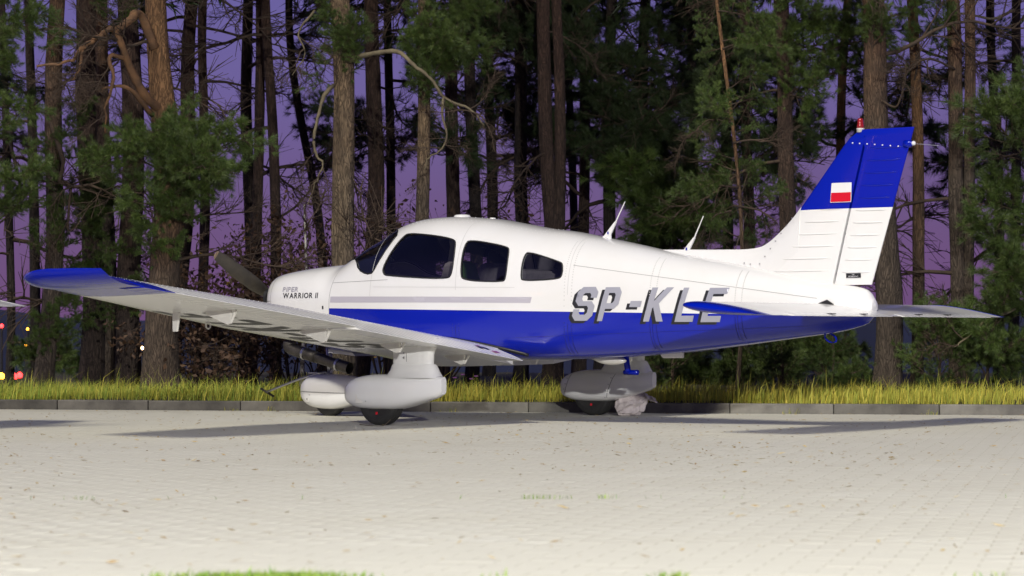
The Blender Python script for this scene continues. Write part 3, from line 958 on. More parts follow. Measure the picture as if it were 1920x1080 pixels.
# low pine bushes under the tail and at the right
for i, (u, Z, h, lab) in enumerate(((1465, 27.6, .8, 'low green pine bush on the verge under the rear fuselage'), (1560, 27.9, .95, 'low green pine bush on the verge under the tailplane'), (1260, 28.6, .8, 'dark low pine bush behind the right main wheel'), (1760, 27.3, .9, 'low green pine bush on the verge right of the rudder'), (1850, 27.0, 1.1, 'low green pine bush by the kerb at the far right'))):
    b = px(u, 700, Z)
    t = Tree(u, u, 6, Z, 'bark_pine', lab, 'pine bushes on the verge', 'pine_bush', height=h, crown=False) if False else None
    root = tag(empty('pine_bush', (b.x, Z, .05)), lab, 'bush', 'pine bushes on the verge')
    r = np.random.default_rng(900 + i)
    link('stem', mesh('stem', *tube([(0, 0, -.05), (.02, .02, h * .5), (0, .03, h)], [.02, .014, .005], 6), MAT['twig'], smooth=True), root)
    for j in range(9):
        a, e = r.uniform(0, 6.28), r.uniform(.1, 1.0)
        L = h * r.uniform(.55, .9)
        z0 = r.uniform(.1, .6) * h
        w, n, nd = BOUGH[int(r.integers(8))]
        o = link('bough', w, root)
        p = Vector((0, 0, z0))
        orient(o, p, p + Vector((math.cos(a) * math.cos(e), math.sin(a) * math.cos(e), math.sin(e))) * L, roll=r.normal(0, .5))
        tag(link('needles', n, o), kind='stuff')

# oak scrub with withered brown leaves
def oak(u, Z, h, spread, n, label, gold=0):
    b = px(u, 700, Z)
    r = np.random.default_rng(int(u))
    root = tag(empty('oak_shrub', (b.x, Z, .05)), label, 'shrub', 'withered oak shrubs under the pines')
    seg, tips = [], []
    for j in range(9):
        p = np.array([0, 0, 0.])
        d = np.array([r.normal(0, .35), r.normal(0, .35), 1.])
        for k in range(8):
            d = d + r.normal(0, .16, 3) * [spread, spread, .6]
            d[2] = max(d[2], .15)
            d /= np.linalg.norm(d)
            q = p + d * h / 7 * r.uniform(.7, 1.1)
            seg.append((p, q, .012 * (1 - k * .1), .012 * (1 - (k + 1) * .1)))
            if k > 1:
                for _ in range(3):
                    e = q + r.normal(0, 1, 3) * [.22 * spread, .22 * spread, .12]
                    seg.append((q, e, .003, .0015))
                    tips.append(e)
            p = q
    link('stems', mesh('stems', *seg_mesh(seg), MAT['twig']), root)
    T = np.array(tips)[r.integers(0, len(tips), n)] + r.normal(0, .09, (n, 3))
    a, c = r.normal(0, 1, (n, 3)), r.normal(0, 1, (n, 3))
    a /= np.linalg.norm(a, axis=1)[:, None]
    c -= a * (a * c).sum(1)[:, None]
    c /= np.linalg.norm(c, axis=1)[:, None]
    s = r.uniform(.022, .048, n)[:, None]
    nn = np.cross(a, c)
    V = np.stack([T - a * s, T - a * s * .2 + c * s * .5 + nn * s * .25, T + a * s, T - a * s * .2 - c * s * .5 + nn * s * .2], 1).reshape(-1, 3)
    F = np.arange(4 * n).reshape(-1, 4)
    me = mesh('leaves', V, F, [MAT['oak_leaf'], MAT['oak_gold']], idx=(r.uniform(0, 1, n) < gold).astype(int))
    fattr(me, 'tint', np.repeat(r.uniform(0, 1, n), 4))
    tag(link('leaves', me, root), kind='stuff')
oak(375, 28.3, 1.15, 1.0, 1500, 'brown-leaved oak shrub under the middle of the near wing')
oak(450, 29.2, 1.5, 1.1, 1500, 'brown-leaved oak shrub below the propeller tip')
oak(545, 29.6, 2.15, 1.1, 2200, 'tall brown oak shrub with a few yellow leaves behind the propeller', .02)
oak(600, 30.2, 2.0, 1.0, 1100, 'brown oak shrub behind the engine cowling, right of the propeller')
oak(720, 30.6, 2.5, .7, 600, 'brown-leaved young oak rising above the windscreen', 0)
oak(830, 31.5, 2.4, .6, 350, 'thin brown-leaved young oak above the cabin roof', 0)
oak(420, 28.0, .8, 1.0, 700, 'smallest brown oak shrub at the verge left of the tow bar')
# young birch
bt = tag(empty('birch_sapling', (*px(566, 700, 28.2).xy, .05)), 'thin white-barked birch beside the nose wheel fairing', 'tree')
link('trunk', mesh('trunk', *tube(smooth_path([(0, 0, -.05), (.01, 0, .5), (.05, .05, 1.2), (.02, .1, 2.2)], 14), np.linspace(.032, .010, 14), 8), MAT['birch_bark'], smooth=True), bt)
for k in range(5):
    o = link('bare_branch', BARE[k], bt)
    a = k * 1.9
    orient(o, Vector((.03, .03, .9 + .25 * k)), Vector((.03 + math.cos(a) * .5, .03 + math.sin(a) * .5, 1.25 + .3 * k)))

# ------------------------------------------------------------------ the aeroplane (local axes: x aft of the datum, y to its right, z up; metres)
YAW, AX, AY = .6534, -2.3567, 24.0985
plane = empty('light_aircraft', (AX, AY, 0), -YAW)
tag(plane, 'white and blue low-wing light aeroplane marked SP-KLE parked on the paving', 'aeroplane', 'parked light aeroplanes')
def part(name, V, F, m, parent=None, **k):
    return link(name, mesh(name, V, F, MAT[m] if isinstance(m, str) else [MAT[x] for x in m], **k), parent or plane)

FT=np.array([ # a, z_top
(.215,1.21),(.235,1.275),(.27,1.318),(.33,1.346),(.42,1.362),(.55,1.380),(.8,1.406),(1.05,1.426),(1.13,1.438),(1.24,1.485),(1.39,1.576),(1.52,1.645),(1.66,1.708),(1.78,1.760),(1.91,1.799),(2.13,1.832),(2.35,1.838),(2.76,1.812),(3.11,1.756),(3.38,1.709),(3.68,1.670),(3.91,1.627),(4.32,1.548),(4.64,1.482),(4.84,1.446),(5.37,1.355),(5.66,1.301),(6.27,1.183),(6.5,1.150),(6.6,1.115),(6.65,1.04)])
FB=np.array([(.215,.93),(.25,.86),(.33,.78),(.45,.715),(.65,.682),(.86,.672),(1.14,.618),(1.5,.592),(1.9,.570),(2.3,.549),(2.8,.543),(3.4,.545),(4.0,.561),(4.5,.588),(4.77,.606),(5.2,.650),(5.6,.695),(5.95,.736),(6.3,.780),(6.5,.822),(6.6,.86),(6.65,.95)])
FW=np.array([(.215,.20),(.24,.27),(.30,.345),(.38,.398),(.5,.44),(.8,.487),(1.2,.522),(1.6,.55),(2.0,.568),(2.4,.572),(2.8,.568),(3.2,.55),(3.6,.508),(4.0,.455),(4.5,.387),(5.,.318),(5.5,.25),(6.,.182),(6.4,.122),(6.6,.075),(6.65,.05)])
FZ=np.array([(.2,1.06),(1.2,1.05),(2.4,1.02),(3.2,1.02),(4.5,1.0),(6.65,.98)])
FNU=np.array([(.2,2.7),(.5,2.8),(.95,2.6),(1.2,2.05),(1.55,2.05),(2.0,2.5),(2.4,2.75),(3.2,2.7),(4.2,2.5),(5.2,2.3),(6.65,2.1)])
FNL=np.array([(.2,2.6),(.6,3.2),(1.2,4.5),(3.5,4.5),(5,3.2),(6.65,2.2)])
def _sm(T,a):
    # monotone cubic (pchip) interpolation
    x,y=T[:,0],T[:,1];h=np.diff(x);d=np.diff(y)/h
    m=np.zeros_like(y);m[0]=d[0];m[-1]=d[-1]
    for i in range(1,len(x)-1):
        m[i]=0 if d[i-1]*d[i]<=0 else (h[i-1]+2*h[i]+2*h[i-1]+h[i])/((2*h[i]+h[i-1])/d[i-1]+(h[i]+2*h[i-1])/d[i])
    a=np.clip(a,x[0],x[-1]);k=np.clip(np.searchsorted(x,a)-1,0,len(h)-1);t=(a-x[k])/h[k]
    return (2*t**3-3*t**2+1)*y[k]+(t**3-2*t**2+t)*h[k]*m[k]+(-2*t**3+3*t**2)*y[k+1]+(t**3-t**2)*h[k]*m[k+1]
def fus_prm(a):
    a=np.asarray(a,float);return _sm(FT,a),_sm(FB,a),_sm(FW,a),_sm(FZ,a),_sm(FNU,a),_sm(FNL,a)
def fus_pt(a,t):
    """t in [-1,1], 0 = roof line, +-1 = keel; t<0 is the left (near) side"""
    a=np.asarray(a,float);t=np.asarray(t,float)
    zt,zb,hw,zw,nu,nl=fus_prm(a);ph=np.abs(t)*np.pi;s,c=np.sin(ph),np.cos(ph);n=np.where(c>=0,nu,nl)
    y=np.sign(t)*hw*np.abs(s)**(2/n);z=zw+np.where(c>=0,zt-zw,zw-zb)*np.sign(c)*np.abs(c)**(2/n)
    return np.stack([a+0*t,y,z],-1)
def fus_hw(a,z):
    zt,zb,hw,zw,nu,nl=fus_prm(a);up=z>=zw;r=np.clip(np.where(up,(z-zw)/(zt-zw),(zw-z)/(zw-zb)),0,1);n=np.where(up,nu,nl)
    return hw*(1-r**n)**(1/n)
def fus_t(a,z):
    zt,zb,hw,zw,nu,nl=fus_prm(a);up=z>=zw;r=np.clip(np.where(up,(z-zw)/(zt-zw),(zw-z)/(zw-zb)),0,1);n=np.where(up,nu,nl)
    c=r**(n/2);return np.arccos(np.where(up,c,-c))/np.pi


# --- windows as outlines on the left side (x, z)
W_FRONT = [(1.900, 1.379), (1.920, 1.318), (1.976, 1.300), (2.664, 1.258), (2.733, 1.300), (2.722, 1.565), (2.660, 1.627), (2.115, 1.690), (2.040, 1.650)]
W_MID = [(2.823, 1.310), (2.850, 1.246), (3.270, 1.226), (3.310, 1.255), (3.298, 1.500), (3.250, 1.540), (2.855, 1.606), (2.812, 1.570)]
W_REAR = [(3.455, 1.268), (3.478, 1.232), (3.825, 1.244), (3.860, 1.275), (3.850, 1.368), (3.817, 1.393), (3.490, 1.487), (3.455, 1.460)]
def corner(L):
    """round corners: keep long edges straight"""
    L = np.asarray(L, float)
    return chaikin(L, 3)
SIDE = {n: corner(L) for n, L in (('front', W_FRONT), ('mid', W_MID), ('rear', W_REAR))}
TS = 1.6                                     # t stretched so that the parameter plane is near isometric
def to_t(L, s):
    return np.stack([L[:, 0], s * fus_t(L[:, 0], L[:, 1]) * TS], 1)
LOOPS = {}
for n_, L in SIDE.items():
    LOOPS[n_, -1] = dense(to_t(L, -1), .03)
    LOOPS[n_, 1] = dense(to_t(L, 1), .03)
ws = np.array([(1.503, 1.423), (1.539, 1.386), (1.594, 1.352), (1.661, 1.330), (1.715, 1.321), (1.765, 1.327), (1.79, 1.359), (1.86, 1.491), (1.92, 1.60), (1.945, 1.668)])
wt = fus_t(ws[:, 0], ws[:, 1])
half = np.vstack([[(1.09, 0.)], [(1.13, .07), (1.20, .125), (1.33, .19), (1.42, .225)], np.stack([ws[:, 0], wt], 1), [(1.90, wt[-1] * .78), (1.80, wt[-1] * .5), (1.74, wt[-1] * .25)], [(1.72, 0.)]])
wsl = np.vstack([half * [1, -1], (half[1:-1])[::-1]])
LOOPS['screen', 0] = dense(wsl * [1, TS], .03)

ga = np.r_[.215, .225, .235, .25, .27, .30, .33, .37, .42, np.linspace(.48, 4.0, 84), np.linspace(4.06, 6.5, 50), 6.55, 6.59, 6.62, 6.65]
gt = np.linspace(-1, 1, 97) * TS
GA, GT = np.meshgrid(ga, gt, indexing='ij')
G = np.stack([GA.ravel(), GT.ravel()], 1)
allL = np.vstack(list(LOOPS.values()))
dm = np.array([np.min(np.sum((allL - g_) ** 2, 1)) for g_ in G])
edge = (np.abs(np.abs(G[:, 1]) - TS) < 1e-9) | (G[:, 0] < .216) | (G[:, 0] > 6.649)
G = G[(dm > .011 ** 2) | edge]
E, o_ = [], 0
for L in LOOPS.values():
    E += [(o_ + i, o_ + (i + 1) % len(L)) for i in range(len(L))]
    o_ += len(L)
res = delaunay_2d_cdt([Vector(p) for p in np.vstack([allL, G])], E, [], 0, 1e-7)
V2 = np.array([tuple(v) for v in res[0]])
T2 = np.array([f for f in res[2] if len(f) == 3])
C2 = V2[T2].mean(1)
def fpos(P):
    return fus_pt(P[:, 0], P[:, 1] / TS)
def fnor(P):
    e = 2e-3
    a0, a1 = np.clip(P[:, 0] - e, .215, 6.65), np.clip(P[:, 0] + e, .215, 6.65)
    tt_ = np.clip(P[:, 1] / TS, -.996, .996)
    da = fus_pt(a1, tt_) - fus_pt(a0, tt_)
    dt = fus_pt(P[:, 0], tt_ + e) - fus_pt(P[:, 0], tt_ - e)
    n = np.cross(da, dt)
    n /= np.linalg.norm(n, axis=1)[:, None] + 1e-12
    c = fpos(P) - np.stack([P[:, 0], 0 * P[:, 0], fus_prm(P[:, 0])[3]], 1)
    return n * np.where((n * c).sum(1) < 0, -1, 1)[:, None]
F3, N3 = fpos(V2), fnor(V2)
def flip(V, T, N):
    f = np.cross(V[T[:, 1]] - V[T[:, 0]], V[T[:, 2]] - V[T[:, 0]])
    s = (f * N[T].mean(1)).sum(1) < 0
    T = T.copy()
    T[s] = T[s][:, ::-1]
    return T
hole = inside(C2, list(LOOPS.values()))
fus = part('fuselage', F3, flip(F3, T2[~hole], N3), 'fuselage_paint', smooth=True, normals=N3)
cap = fus_pt(np.full(40, .215), np.linspace(-1, 1, 41)[:-1])
MB().add(list(cap) + [(.205, 0, 1.07)], [(k, (k + 1) % 40, 40) for k in range(40)]).obj('cowl_nose', MAT['white_paint'], plane)
for s in (-1, 1):
    MB().lathe((.225, s * .2, 1.12), (-1, 0, 0), [(0, .085), (.03, .09), (.035, .075)], 20).obj('air_inlet', MAT['black_plastic'], plane)
ring = fus_pt(np.full(40, 6.65), np.linspace(-1, 1, 41)[:-1])
MB().add(list(ring) + [(6.66, 0, 1.0)], [((k + 1) % 40, k, 40) for k in range(40)]).obj('tail_cone_end', MAT['fuselage_paint'], plane)
# glass
for (n_, s), L in LOOPS.items():
    k = inside(C2, [L])
    used = np.unique(T2[k])
    re = -np.ones(len(V2), int)
    re[used] = np.arange(len(used))
    P = F3[used] - N3[used] * .004
    nm = 'windscreen' if n_ == 'screen' else 'cabin_window'
    w = part(nm, P, flip(P, re[T2[k]], N3[used]), 'clear_glass' if n_ == 'screen' else 'tinted_glass', smooth=True, normals=N3[used])
    LL = np.vstack([L, L[:1]])
    P = fpos(LL) + fnor(LL) * .001
    part('window_seal', *tube(P, .007, 6, cap=False), 'black_plastic', w, smooth=True)
# dark lining inside the cabin
k = ~hole & (C2[:, 0] > 1.3) & (C2[:, 0] < 3.98)
used = np.unique(T2[k])
re = -np.ones(len(V2), int)
re[used] = np.arange(len(used))
P = F3[used] - N3[used] * .022
part('cabin_lining', P, re[T2[k]], 'liner', smooth=True)
bk = [(3.97, y, z) for _, y, z in fus_pt(np.full(30, 3.97), np.linspace(-1, 1, 31)[:-1]) * .96 + [0, 0, .04]]
MB().add(bk, [list(range(30))]).obj('rear_bulkhead', MAT['liner'], plane)
fw = [(1.29, y, z) for _, y, z in fus_pt(np.full(30, 1.29), np.linspace(-1, 1, 31)[:-1]) * .96 + [0, 0, .03]]
MB().add(fw, [list(range(30))]).obj('firewall', MAT['liner'], plane)
m = MB()
m.prism([(1.33, -.38, 1.05), (1.33, -.38, 1.26), (1.62, -.38, 1.33), (1.76, -.38, 1.30), (1.78, -.38, 1.02), (1.70, -.38, 1.02)], (0, .76, 0))
m.obj('instrument_panel', MAT['black_plastic'], plane, bevel=.02)
for s in (-1, 1):
    MB().tube([(1.75, s * .25, 1.14), (1.95, s * .25, 1.16)], .012, 8).tube([(1.95, s * .25 - .13, 1.26), (1.96, s * .25 - .13, 1.14), (1.95, s * .25, 1.12), (1.96, s * .25 + .13, 1.14), (1.95, s * .25 + .13, 1.26)], .014, 8).obj('control_yoke', MAT['black_plastic'], plane, smooth=True)
def seat(x, y, w, h):
    e = empty('seat', (x, y, .78), 0, plane)
    MB().box((0, 0, .08), (.46, w, .14)).obj('cushion', MAT['seat'], e, bevel=.04)
    MB().prism([(.18, -w / 2, .1), (.30, -w / 2, .1), (.40, -w / 2 + .03, h), (.31, -w / 2 + .03, h)], (0, w, 0)).obj('seat_back', MAT['seat'], e, bevel=.04)
    return e
for s in (-1, 1):
    e = seat(2.22, s * .26, .42, .64)
seat(3.05, 0, .96, .56)
MB().prism([(2.62, -.36, 1.18), (2.68, -.36, 1.43), (2.695, -.3, 1.40), (2.74, -.28, 1.25), (2.72, -.3, 1.16)], (0, .12, 0)).obj('folded_vest', MAT['seat_vest'], plane, bevel=.01)

# --- paint seams, stripe, lettering: thin films that follow the skin
def on_side(P, off):
    return np.stack([P[:, 0], -(fus_hw(P[:, 0], P[:, 1]) + off), P[:, 1]], 1)
def film(name, loops, off, m, parent=None, d=.03, both=False):
    V, T = fill(loops, d)
    P = on_side(V, off)
    part(name, P, T[:, ::-1], m, parent or plane)
    if both:
        part(name, P * [1, -1, 1], T, m, parent or plane)
film('side_stripe', [[(1.262, 1.066), (1.262, 1.120), (2.449, 1.106), (3.575, 1.0915), (3.56, 1.040), (2.449, 1.055)]], .0018, 'grey_stripe', d=.06, both=True)
mat('seam_faint', (.52, .52, .51), .6)
mat('seam_blue', (.001, .004, .16), .5)
def seam_ring(a, t0, t1, w=.0045, m='seam'):
    t_ = np.linspace(t0, t1, 60)
    P0, P1 = np.stack([0 * t_ + a, t_ * TS], 1), np.stack([0 * t_ + a + w, t_ * TS], 1)
    A, B = fpos(P0) + fnor(P0) * .0014, fpos(P1) + fnor(P1) * .0014
    part('panel_seam', np.vstack([A, B]), [(i, i + 1, 61 + i, 60 + i) for i in range(59)], m)
def seam_line(p, q, w=.004, m='seam'):
    n = max(6, int(abs(q[0] - p[0]) / .05))
    L = np.linspace(p, q, n)
    A, B = on_side(L, .0014), on_side(L + [0, w], .0014)
    part('panel_seam', np.vstack([A, B]), [(i, i + 1, n + i + 1, n + i) for i in range(n - 1)], m)
seam_ring(.405, -.8, .8)
seam_ring(1.245, -.8, .8)
for a in (1.767, 2.77, 3.92):
    seam_ring(a, -.47, .47, .005, 'seam_faint')
for a in (2.77, 3.92, 4.72, 5.5):
    seam_ring(a, -.85, -.53, .006, 'seam_blue')
seam_line((.23, 1.08), (.40, 1.085))
seam_line((3.4, .74), (6.1, .83), .003, 'seam_blue')
seam_line((1.8, 1.20), (3.4, 1.175), .003, 'seam_faint')
seam_line((3.95, 1.36), (6.2, 1.055), .0035)
seam_line((1.25, 1.245), (1.98, 1.262), .0035)

G_ = dict(
    S=[[(1, .68), (1, .85), (.8, 1), (.2, 1), (0, .85), (0, .58), (.2, .44), (.62, .44), (.70, .38), (.70, .24), (.62, .18), (.38, .18), (.30, .24), (.30, .34), (0, .34), (0, .15), (.2, 0), (.8, 0), (1, .15), (1, .44), (.8, .58), (.38, .58), (.30, .64), (.30, .76), (.38, .82), (.62, .82), (.70, .76), (.70, .68)]],
    P=[[(0, 0), (0, 1), (.8, 1), (1, .85), (1, .50), (.8, .36), (.3, .36), (.3, 0)], [(.3, .53), (.62, .53), (.7, .59), (.7, .77), (.62, .83), (.3, .83)]],
    D=[[(0, .42), (0, .60), (1, .60), (1, .42)]],
    K=[[(0, 0), (0, 1), (.3, 1), (.3, .60), (.74, 1), (1.10, 1), (.58, .53), (1.0, 0), (.66, 0), (.34, .42), (.3, .38), (.3, 0)]],
    L=[[(0, 0), (0, 1), (.3, 1), (.3, .18), (1, .18), (1, 0)]],
    E=[[(0, 0), (0, 1), (1, 1), (1, .82), (.3, .82), (.3, .59), (.8, .59), (.8, .42), (.3, .42), (.3, .18), (1, .18), (1, 0)]])
REG = [('S', 3.955, .195), ('P', 4.206, .165), ('D', 4.478, .105), ('K', 4.641, .182), ('L', 4.931, .165), ('E', 5.167, .176)]
for ch, a0, w in REG:
    z0 = .884 - (a0 - 3.95) * .0135
    h = .289 - (a0 - 3.95) * .003
    L = [[(a0 + x * w + y * h * .285, z0 + y * h) for x, y in lp] for lp in G_[ch]]
    e = empty('registration_letter', (0, 0, 0), 0, plane)
    film('letter_shadow', [[(x - .034, z - .021) for x, z in lp] for lp in L], .0016, 'letter_dark', e, .03)
    film('letter_face', L, .0034, 'letter_silver', e, .03)

def text_mesh(s, size, sx=1., outline=False, bold=.022):
    c = bpy.data.curves.new('text', 'FONT')
    c.body = s
    c.size = size
    c.resolution_u = 3
    c.offset = 0 if outline else size * bold
    if outline:
        c.fill_mode = 'NONE'
        c.bevel_depth = size * .028
        c.bevel_resolution = 0
    o = bpy.data.objects.new('text', c)
    col.objects.link(o)
    bpy.context.view_layer.update()
    me = bpy.data.meshes.new_from_object(o.evaluated_get(bpy.context.evaluated_depsgraph_get()))
    bpy.data.objects.remove(o)
    V = np.zeros(len(me.vertices) * 3)
    me.vertices.foreach_get('co', V)
    V = V.reshape(-1, 3) * [sx, 1, 1]
    return V, [list(p.vertices) for p in me.polygons]
def side_text(name, s, x0, x1, z, size, m, outline=False):
    """every letter a film of its own"""
    adv, parts = 0., []
    for ch in s:
        if ch == ' ':
            adv += size * .3
            continue
        V, F = text_mesh(ch, size, 1, outline)
        lo, hi = V[:, 0].min(), V[:, 0].max()
        parts.append((V - [lo - adv, 0, 0], F))
        adv += hi - lo + size * (.10 if outline else .12)
    k = (x1 - x0) / (adv - size * .1)
    for V, F in parts:
        P = np.stack([x0 + V[:, 0] * k, z + V[:, 1] - .006 * V[:, 0] * k], 1)
        part(name, on_side(P, .0025 + (V[:, 2] * .1 if outline else 0)), F, m)
side_text('cowl_letter', 'WARRIOR II', .612, 1.095, 1.112, .070, 'letter_dark')
mat('letter_outline', (.30, .29, .36), .5)
side_text('cowl_letter', 'PIPER', .600, .825, 1.174, .060, 'letter_outline', True)
film('fuel_placard', [[(1.155, 1.005), (1.155, 1.035), (1.175, 1.035), (1.175, 1.005)]], .002, 'letter_dark')

# --- wing
def w_le(s): return np.interp(s, [0, .5, .9, 2.85, 5.10], [1.86, 1.9, 1.99, 1.99, 2.40])
def w_te(s): return np.interp(s, [0, 2.85, 5.10], [3.59, 3.59, 3.50])
def w_zte(s): return .563 + (s - .6) * .1245
def foil(x, t, m=.02, p=.42):
    yt = 5 * t * (.2969 * np.sqrt(np.clip(x, 0, 1)) - .126 * x - .3516 * x ** 2 + .2843 * x ** 3 - .1036 * x ** 4)
    yc = np.where(x < p, m / p ** 2 * (2 * p * x - x * x), m / (1 - p) ** 2 * (1 - 2 * p + 2 * p * x - x * x))
    return yc, yt
def w_pt(s, x, up):
    s, x = np.broadcast_arrays(np.asarray(s, float), np.asarray(x, float))
    c = w_te(s) - w_le(s)
    inc = np.interp(s, [0, 2.85, 5.1], [.042, .042, .042])
    yc, yt = foil(x, np.interp(s, [0, 2.85, 5.1], [.145, .145, .13]))
    z = w_zte(s) + c * inc * (1 - x) + c * (yc + (yt if up else -yt))
    return np.stack([w_le(s) + x * c, s, z], -1)
XH = .775
def loft(rings, closed=True, caps=True):
    n = len(rings[0])
    V = np.concatenate(rings)
    F = [(i * n + k, i * n + (k + 1) % n, (i + 1) * n + (k + 1) % n, (i + 1) * n + k) for i in range(len(rings) - 1) for k in range(n if closed else n - 1)]
    if caps:
        F += [list(range(n))[::-1], list(range((len(rings) - 1) * n, len(rings) * n))]
    return V, F
def sided(V, F, s):
    V = np.asarray(V, float) * [1, s, 1]
    return V, (F if s > 0 else [f[::-1] for f in F])
def smooth_by_angle(o, deg=30):
    me = o.data
    me.polygons.foreach_set('use_smooth', np.ones(len(me.polygons), bool))
    me.set_sharp_from_angle(angle=R_(deg))
xs = (1 - np.cos(np.linspace(0, np.pi, 44))) / 2 * XH
xs = xs * .6 + np.linspace(0, XH, 44) ** 1.6 / XH ** .6 * .4
mat('wing_white', WHITE, .26, coat=.4, noise=(3, (.72, .71, .68), .5))
for s in (-1, 1):
    wing = empty('wing', (0, 0, 0), 0, plane)
    rings = [np.concatenate([w_pt(q, xs[::-1], True), w_pt(q, xs[1:], False)]) for q in np.r_[.3, np.linspace(.6, 2.85, 14), np.linspace(3.0, 5.08, 14)]]
    o = part('wing_panel', *sided(*loft(rings), s), 'wing_paint', wing)
    smooth_by_angle(o)
    # rounded tip
    rings = []
    for k in np.linspace(0, 1, 9):
        sp = 5.08 + .33 * math.sin(k * math.pi / 2)
        f = math.cos(k * math.pi / 2)
        xx = (1 - np.cos(np.linspace(0, np.pi, 22))) / 2
        A, B = w_pt(5.08, xx[::-1], True), w_pt(5.08, xx[1:-1], False)
        P = np.concatenate([A, B])
        c0 = np.array([3.06, 0, 1.205])
        P[:, 0] = c0[0] + (P[:, 0] - c0[0]) * (.55 + .45 * max(f, 0) ** .7) + .12 * (1 - f)
        P[:, 2] = (c0[2] + .045 * (1 - f)) + (P[:, 2] - c0[2]) * max(f, .02) ** .75
        P[:, 1] = sp
        rings.append(P)
    o = part('wing_tip', *sided(*loft(rings), s), 'blue_paint', wing)
    smooth_by_angle(o, 50)
    # control surfaces with chordwise beads
    def surface(name, s0, s1, defl, m, pitch=.083, amp=.0042):
        q = np.arange(s0, s1 + 1e-6, .0092)
        bead = amp * np.exp(-(((q - s0 + pitch / 2) % pitch - pitch / 2) / .011) ** 2)
        xx = np.linspace(XH + .006, 1, 9)
        rings = []
        for qq, bd in zip(q, bead):
            c = w_te(qq) - w_le(qq)
            ed = np.interp(xx, [XH, XH + .03, .985, 1], [0, 1, 1, 0])
            U, D = w_pt(qq, xx, True), w_pt(qq, xx, False)
            U[:, 2] += bd * ed
            D[:, 2] -= bd * ed
            D[-1, 2] -= .004
            P = np.concatenate([U, D[::-1]])
            h = w_pt(qq, XH, False)
            dx, dz = P[:, 0] - h[0], P[:, 2] - h[2]
            P[:, 0] = h[0] + dx * math.cos(defl) + dz * math.sin(defl)
            P[:, 2] = h[2] - dx * math.sin(defl) + dz * math.cos(defl)
            rings.append(P)
        o = part(name, *sided(*loft(rings), s), m, wing)
        smooth_by_angle(o, 40)
        return o
    surface('flap', .66, 2.80, R_(4.0), 'wing_white')
    surface('aileron', 2.84, 5.05, R_(-.5 * s), 'wing_paint', .10)
    # hinge brackets below the trailing edge
    for q in (1.02, 1.88, 2.80, 3.9):
        p = w_pt(q, .76, False)
        big = 1.3 if q > 2 else 1
        MB().prism([(p[0] - .22 * big, s * q, p[2] + .008), (p[0] + .03, s * q, p[2] + .006), (p[0] + .03, s * q, p[2] - .075 * big), (p[0] - .01, s * q, p[2] - .085 * big), (p[0] - .17 * big, s * q, p[2] - .03 * big)], (0, .014, 0)).tube([(p[0] + .02, s * q + .007, p[2] - .075 * big), (p[0] + .075, s * q + .007, p[2] - .0)], .011, 6).obj('hinge_bracket', MAT['dirty_white'], wing)
    # tie-down ring, pitot mast on the left, stall vane
    p = w_pt(3.42, .30, False)
    an = np.linspace(0, 2 * np.pi, 17)
    MB().tube(np.stack([p[0] + 0 * an, s * 3.42 + .026 * np.cos(an), p[2] - .036 + .026 * np.sin(an)], 1), .007, 6, cap=False).obj('tie_down_ring', MAT['dirty_white'], wing, smooth=True)
    # position light on the tip
    p = w_pt(5.08, .16, True)
    MB().lathe((2.84, s * 5.335, 1.215), (-.15, s * .95, .2), [(0, .03), (.02, .032), (.05, .026), (.068, .008)], 14).obj('position_light', MAT['lens'], wing, smooth=True)
    if s < 0:
        p = w_pt(3.9, .34, False)
        MB().prism([(p[0] - .03, -3.9, p[2] + .01), (p[0] + .05, -3.9, p[2] + .01), (p[0] + .02, -3.9, p[2] - .15), (p[0] - .03, -3.9, p[2] - .15)], (0, .02, 0)).obj('pitot_mast', MAT['dirty_white'], wing, bevel=.006)
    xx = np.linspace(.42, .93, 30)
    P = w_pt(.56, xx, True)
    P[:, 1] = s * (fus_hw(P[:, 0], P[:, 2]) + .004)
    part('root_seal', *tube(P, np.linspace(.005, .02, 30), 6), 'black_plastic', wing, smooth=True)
# upper rivet rows of the left wing
m = MB()
for x in (.10, .28, .46, .62, .745):
    for q in np.arange(.75, 5.0, .055):
        p = w_pt(q, x, True) * [1, -1, 1]
        m.add([p + np.array(d) for d in ((-.0045, 0, 0), (0, -.0045, 0), (.0045, 0, 0), (0, .0045, 0), (0, 0, .0032))], [(0, 1, 4), (1, 2, 4), (2, 3, 4), (3, 0, 4)])
tag(m.obj('rivets', MAT['lens'], plane), kind='stuff')
# big registration under the left wing
for i, ch in enumerate('SPDKLE'):
    b0 = 1.62 + i * .40 - (.08 if i > 2 else 0)
    wd = .20 if ch == 'D' else .29
    L = [[(2.98 - y * .55, b0 + x * wd + y * .12) for x, y in lp] for lp in G_[ch]]
    V, T = fill(L, .04)
    sA = V[:, 1]
    x = (V[:, 0] - w_le(sA)) / (w_te(sA) - w_le(sA))
    P = w_pt(sA, x, False)
    P[:, 2] -= .0025
    part('underwing_letter', P * [1, -1, 1], T, 'under_letter')
# walk-way mark and red placard on the flap root
for q0, q1, x0, x1, mt in ((.95, 1.0, .84, .90, 'flag_red'), (.86, .94, .92, .95, 'flag_red'), (.9, 1.06, .86, .90, 'letter_dark')):
    P = np.array([w_pt(q, x, True) + [.0, 0, .0085 - (x - XH) * .105] for q, x in ((q0, x0), (q1, x0), (q1, x1), (q0, x1))]) * [1, -1, 1]
    part('flap_placard', P, [(0, 1, 2, 3)], mt)

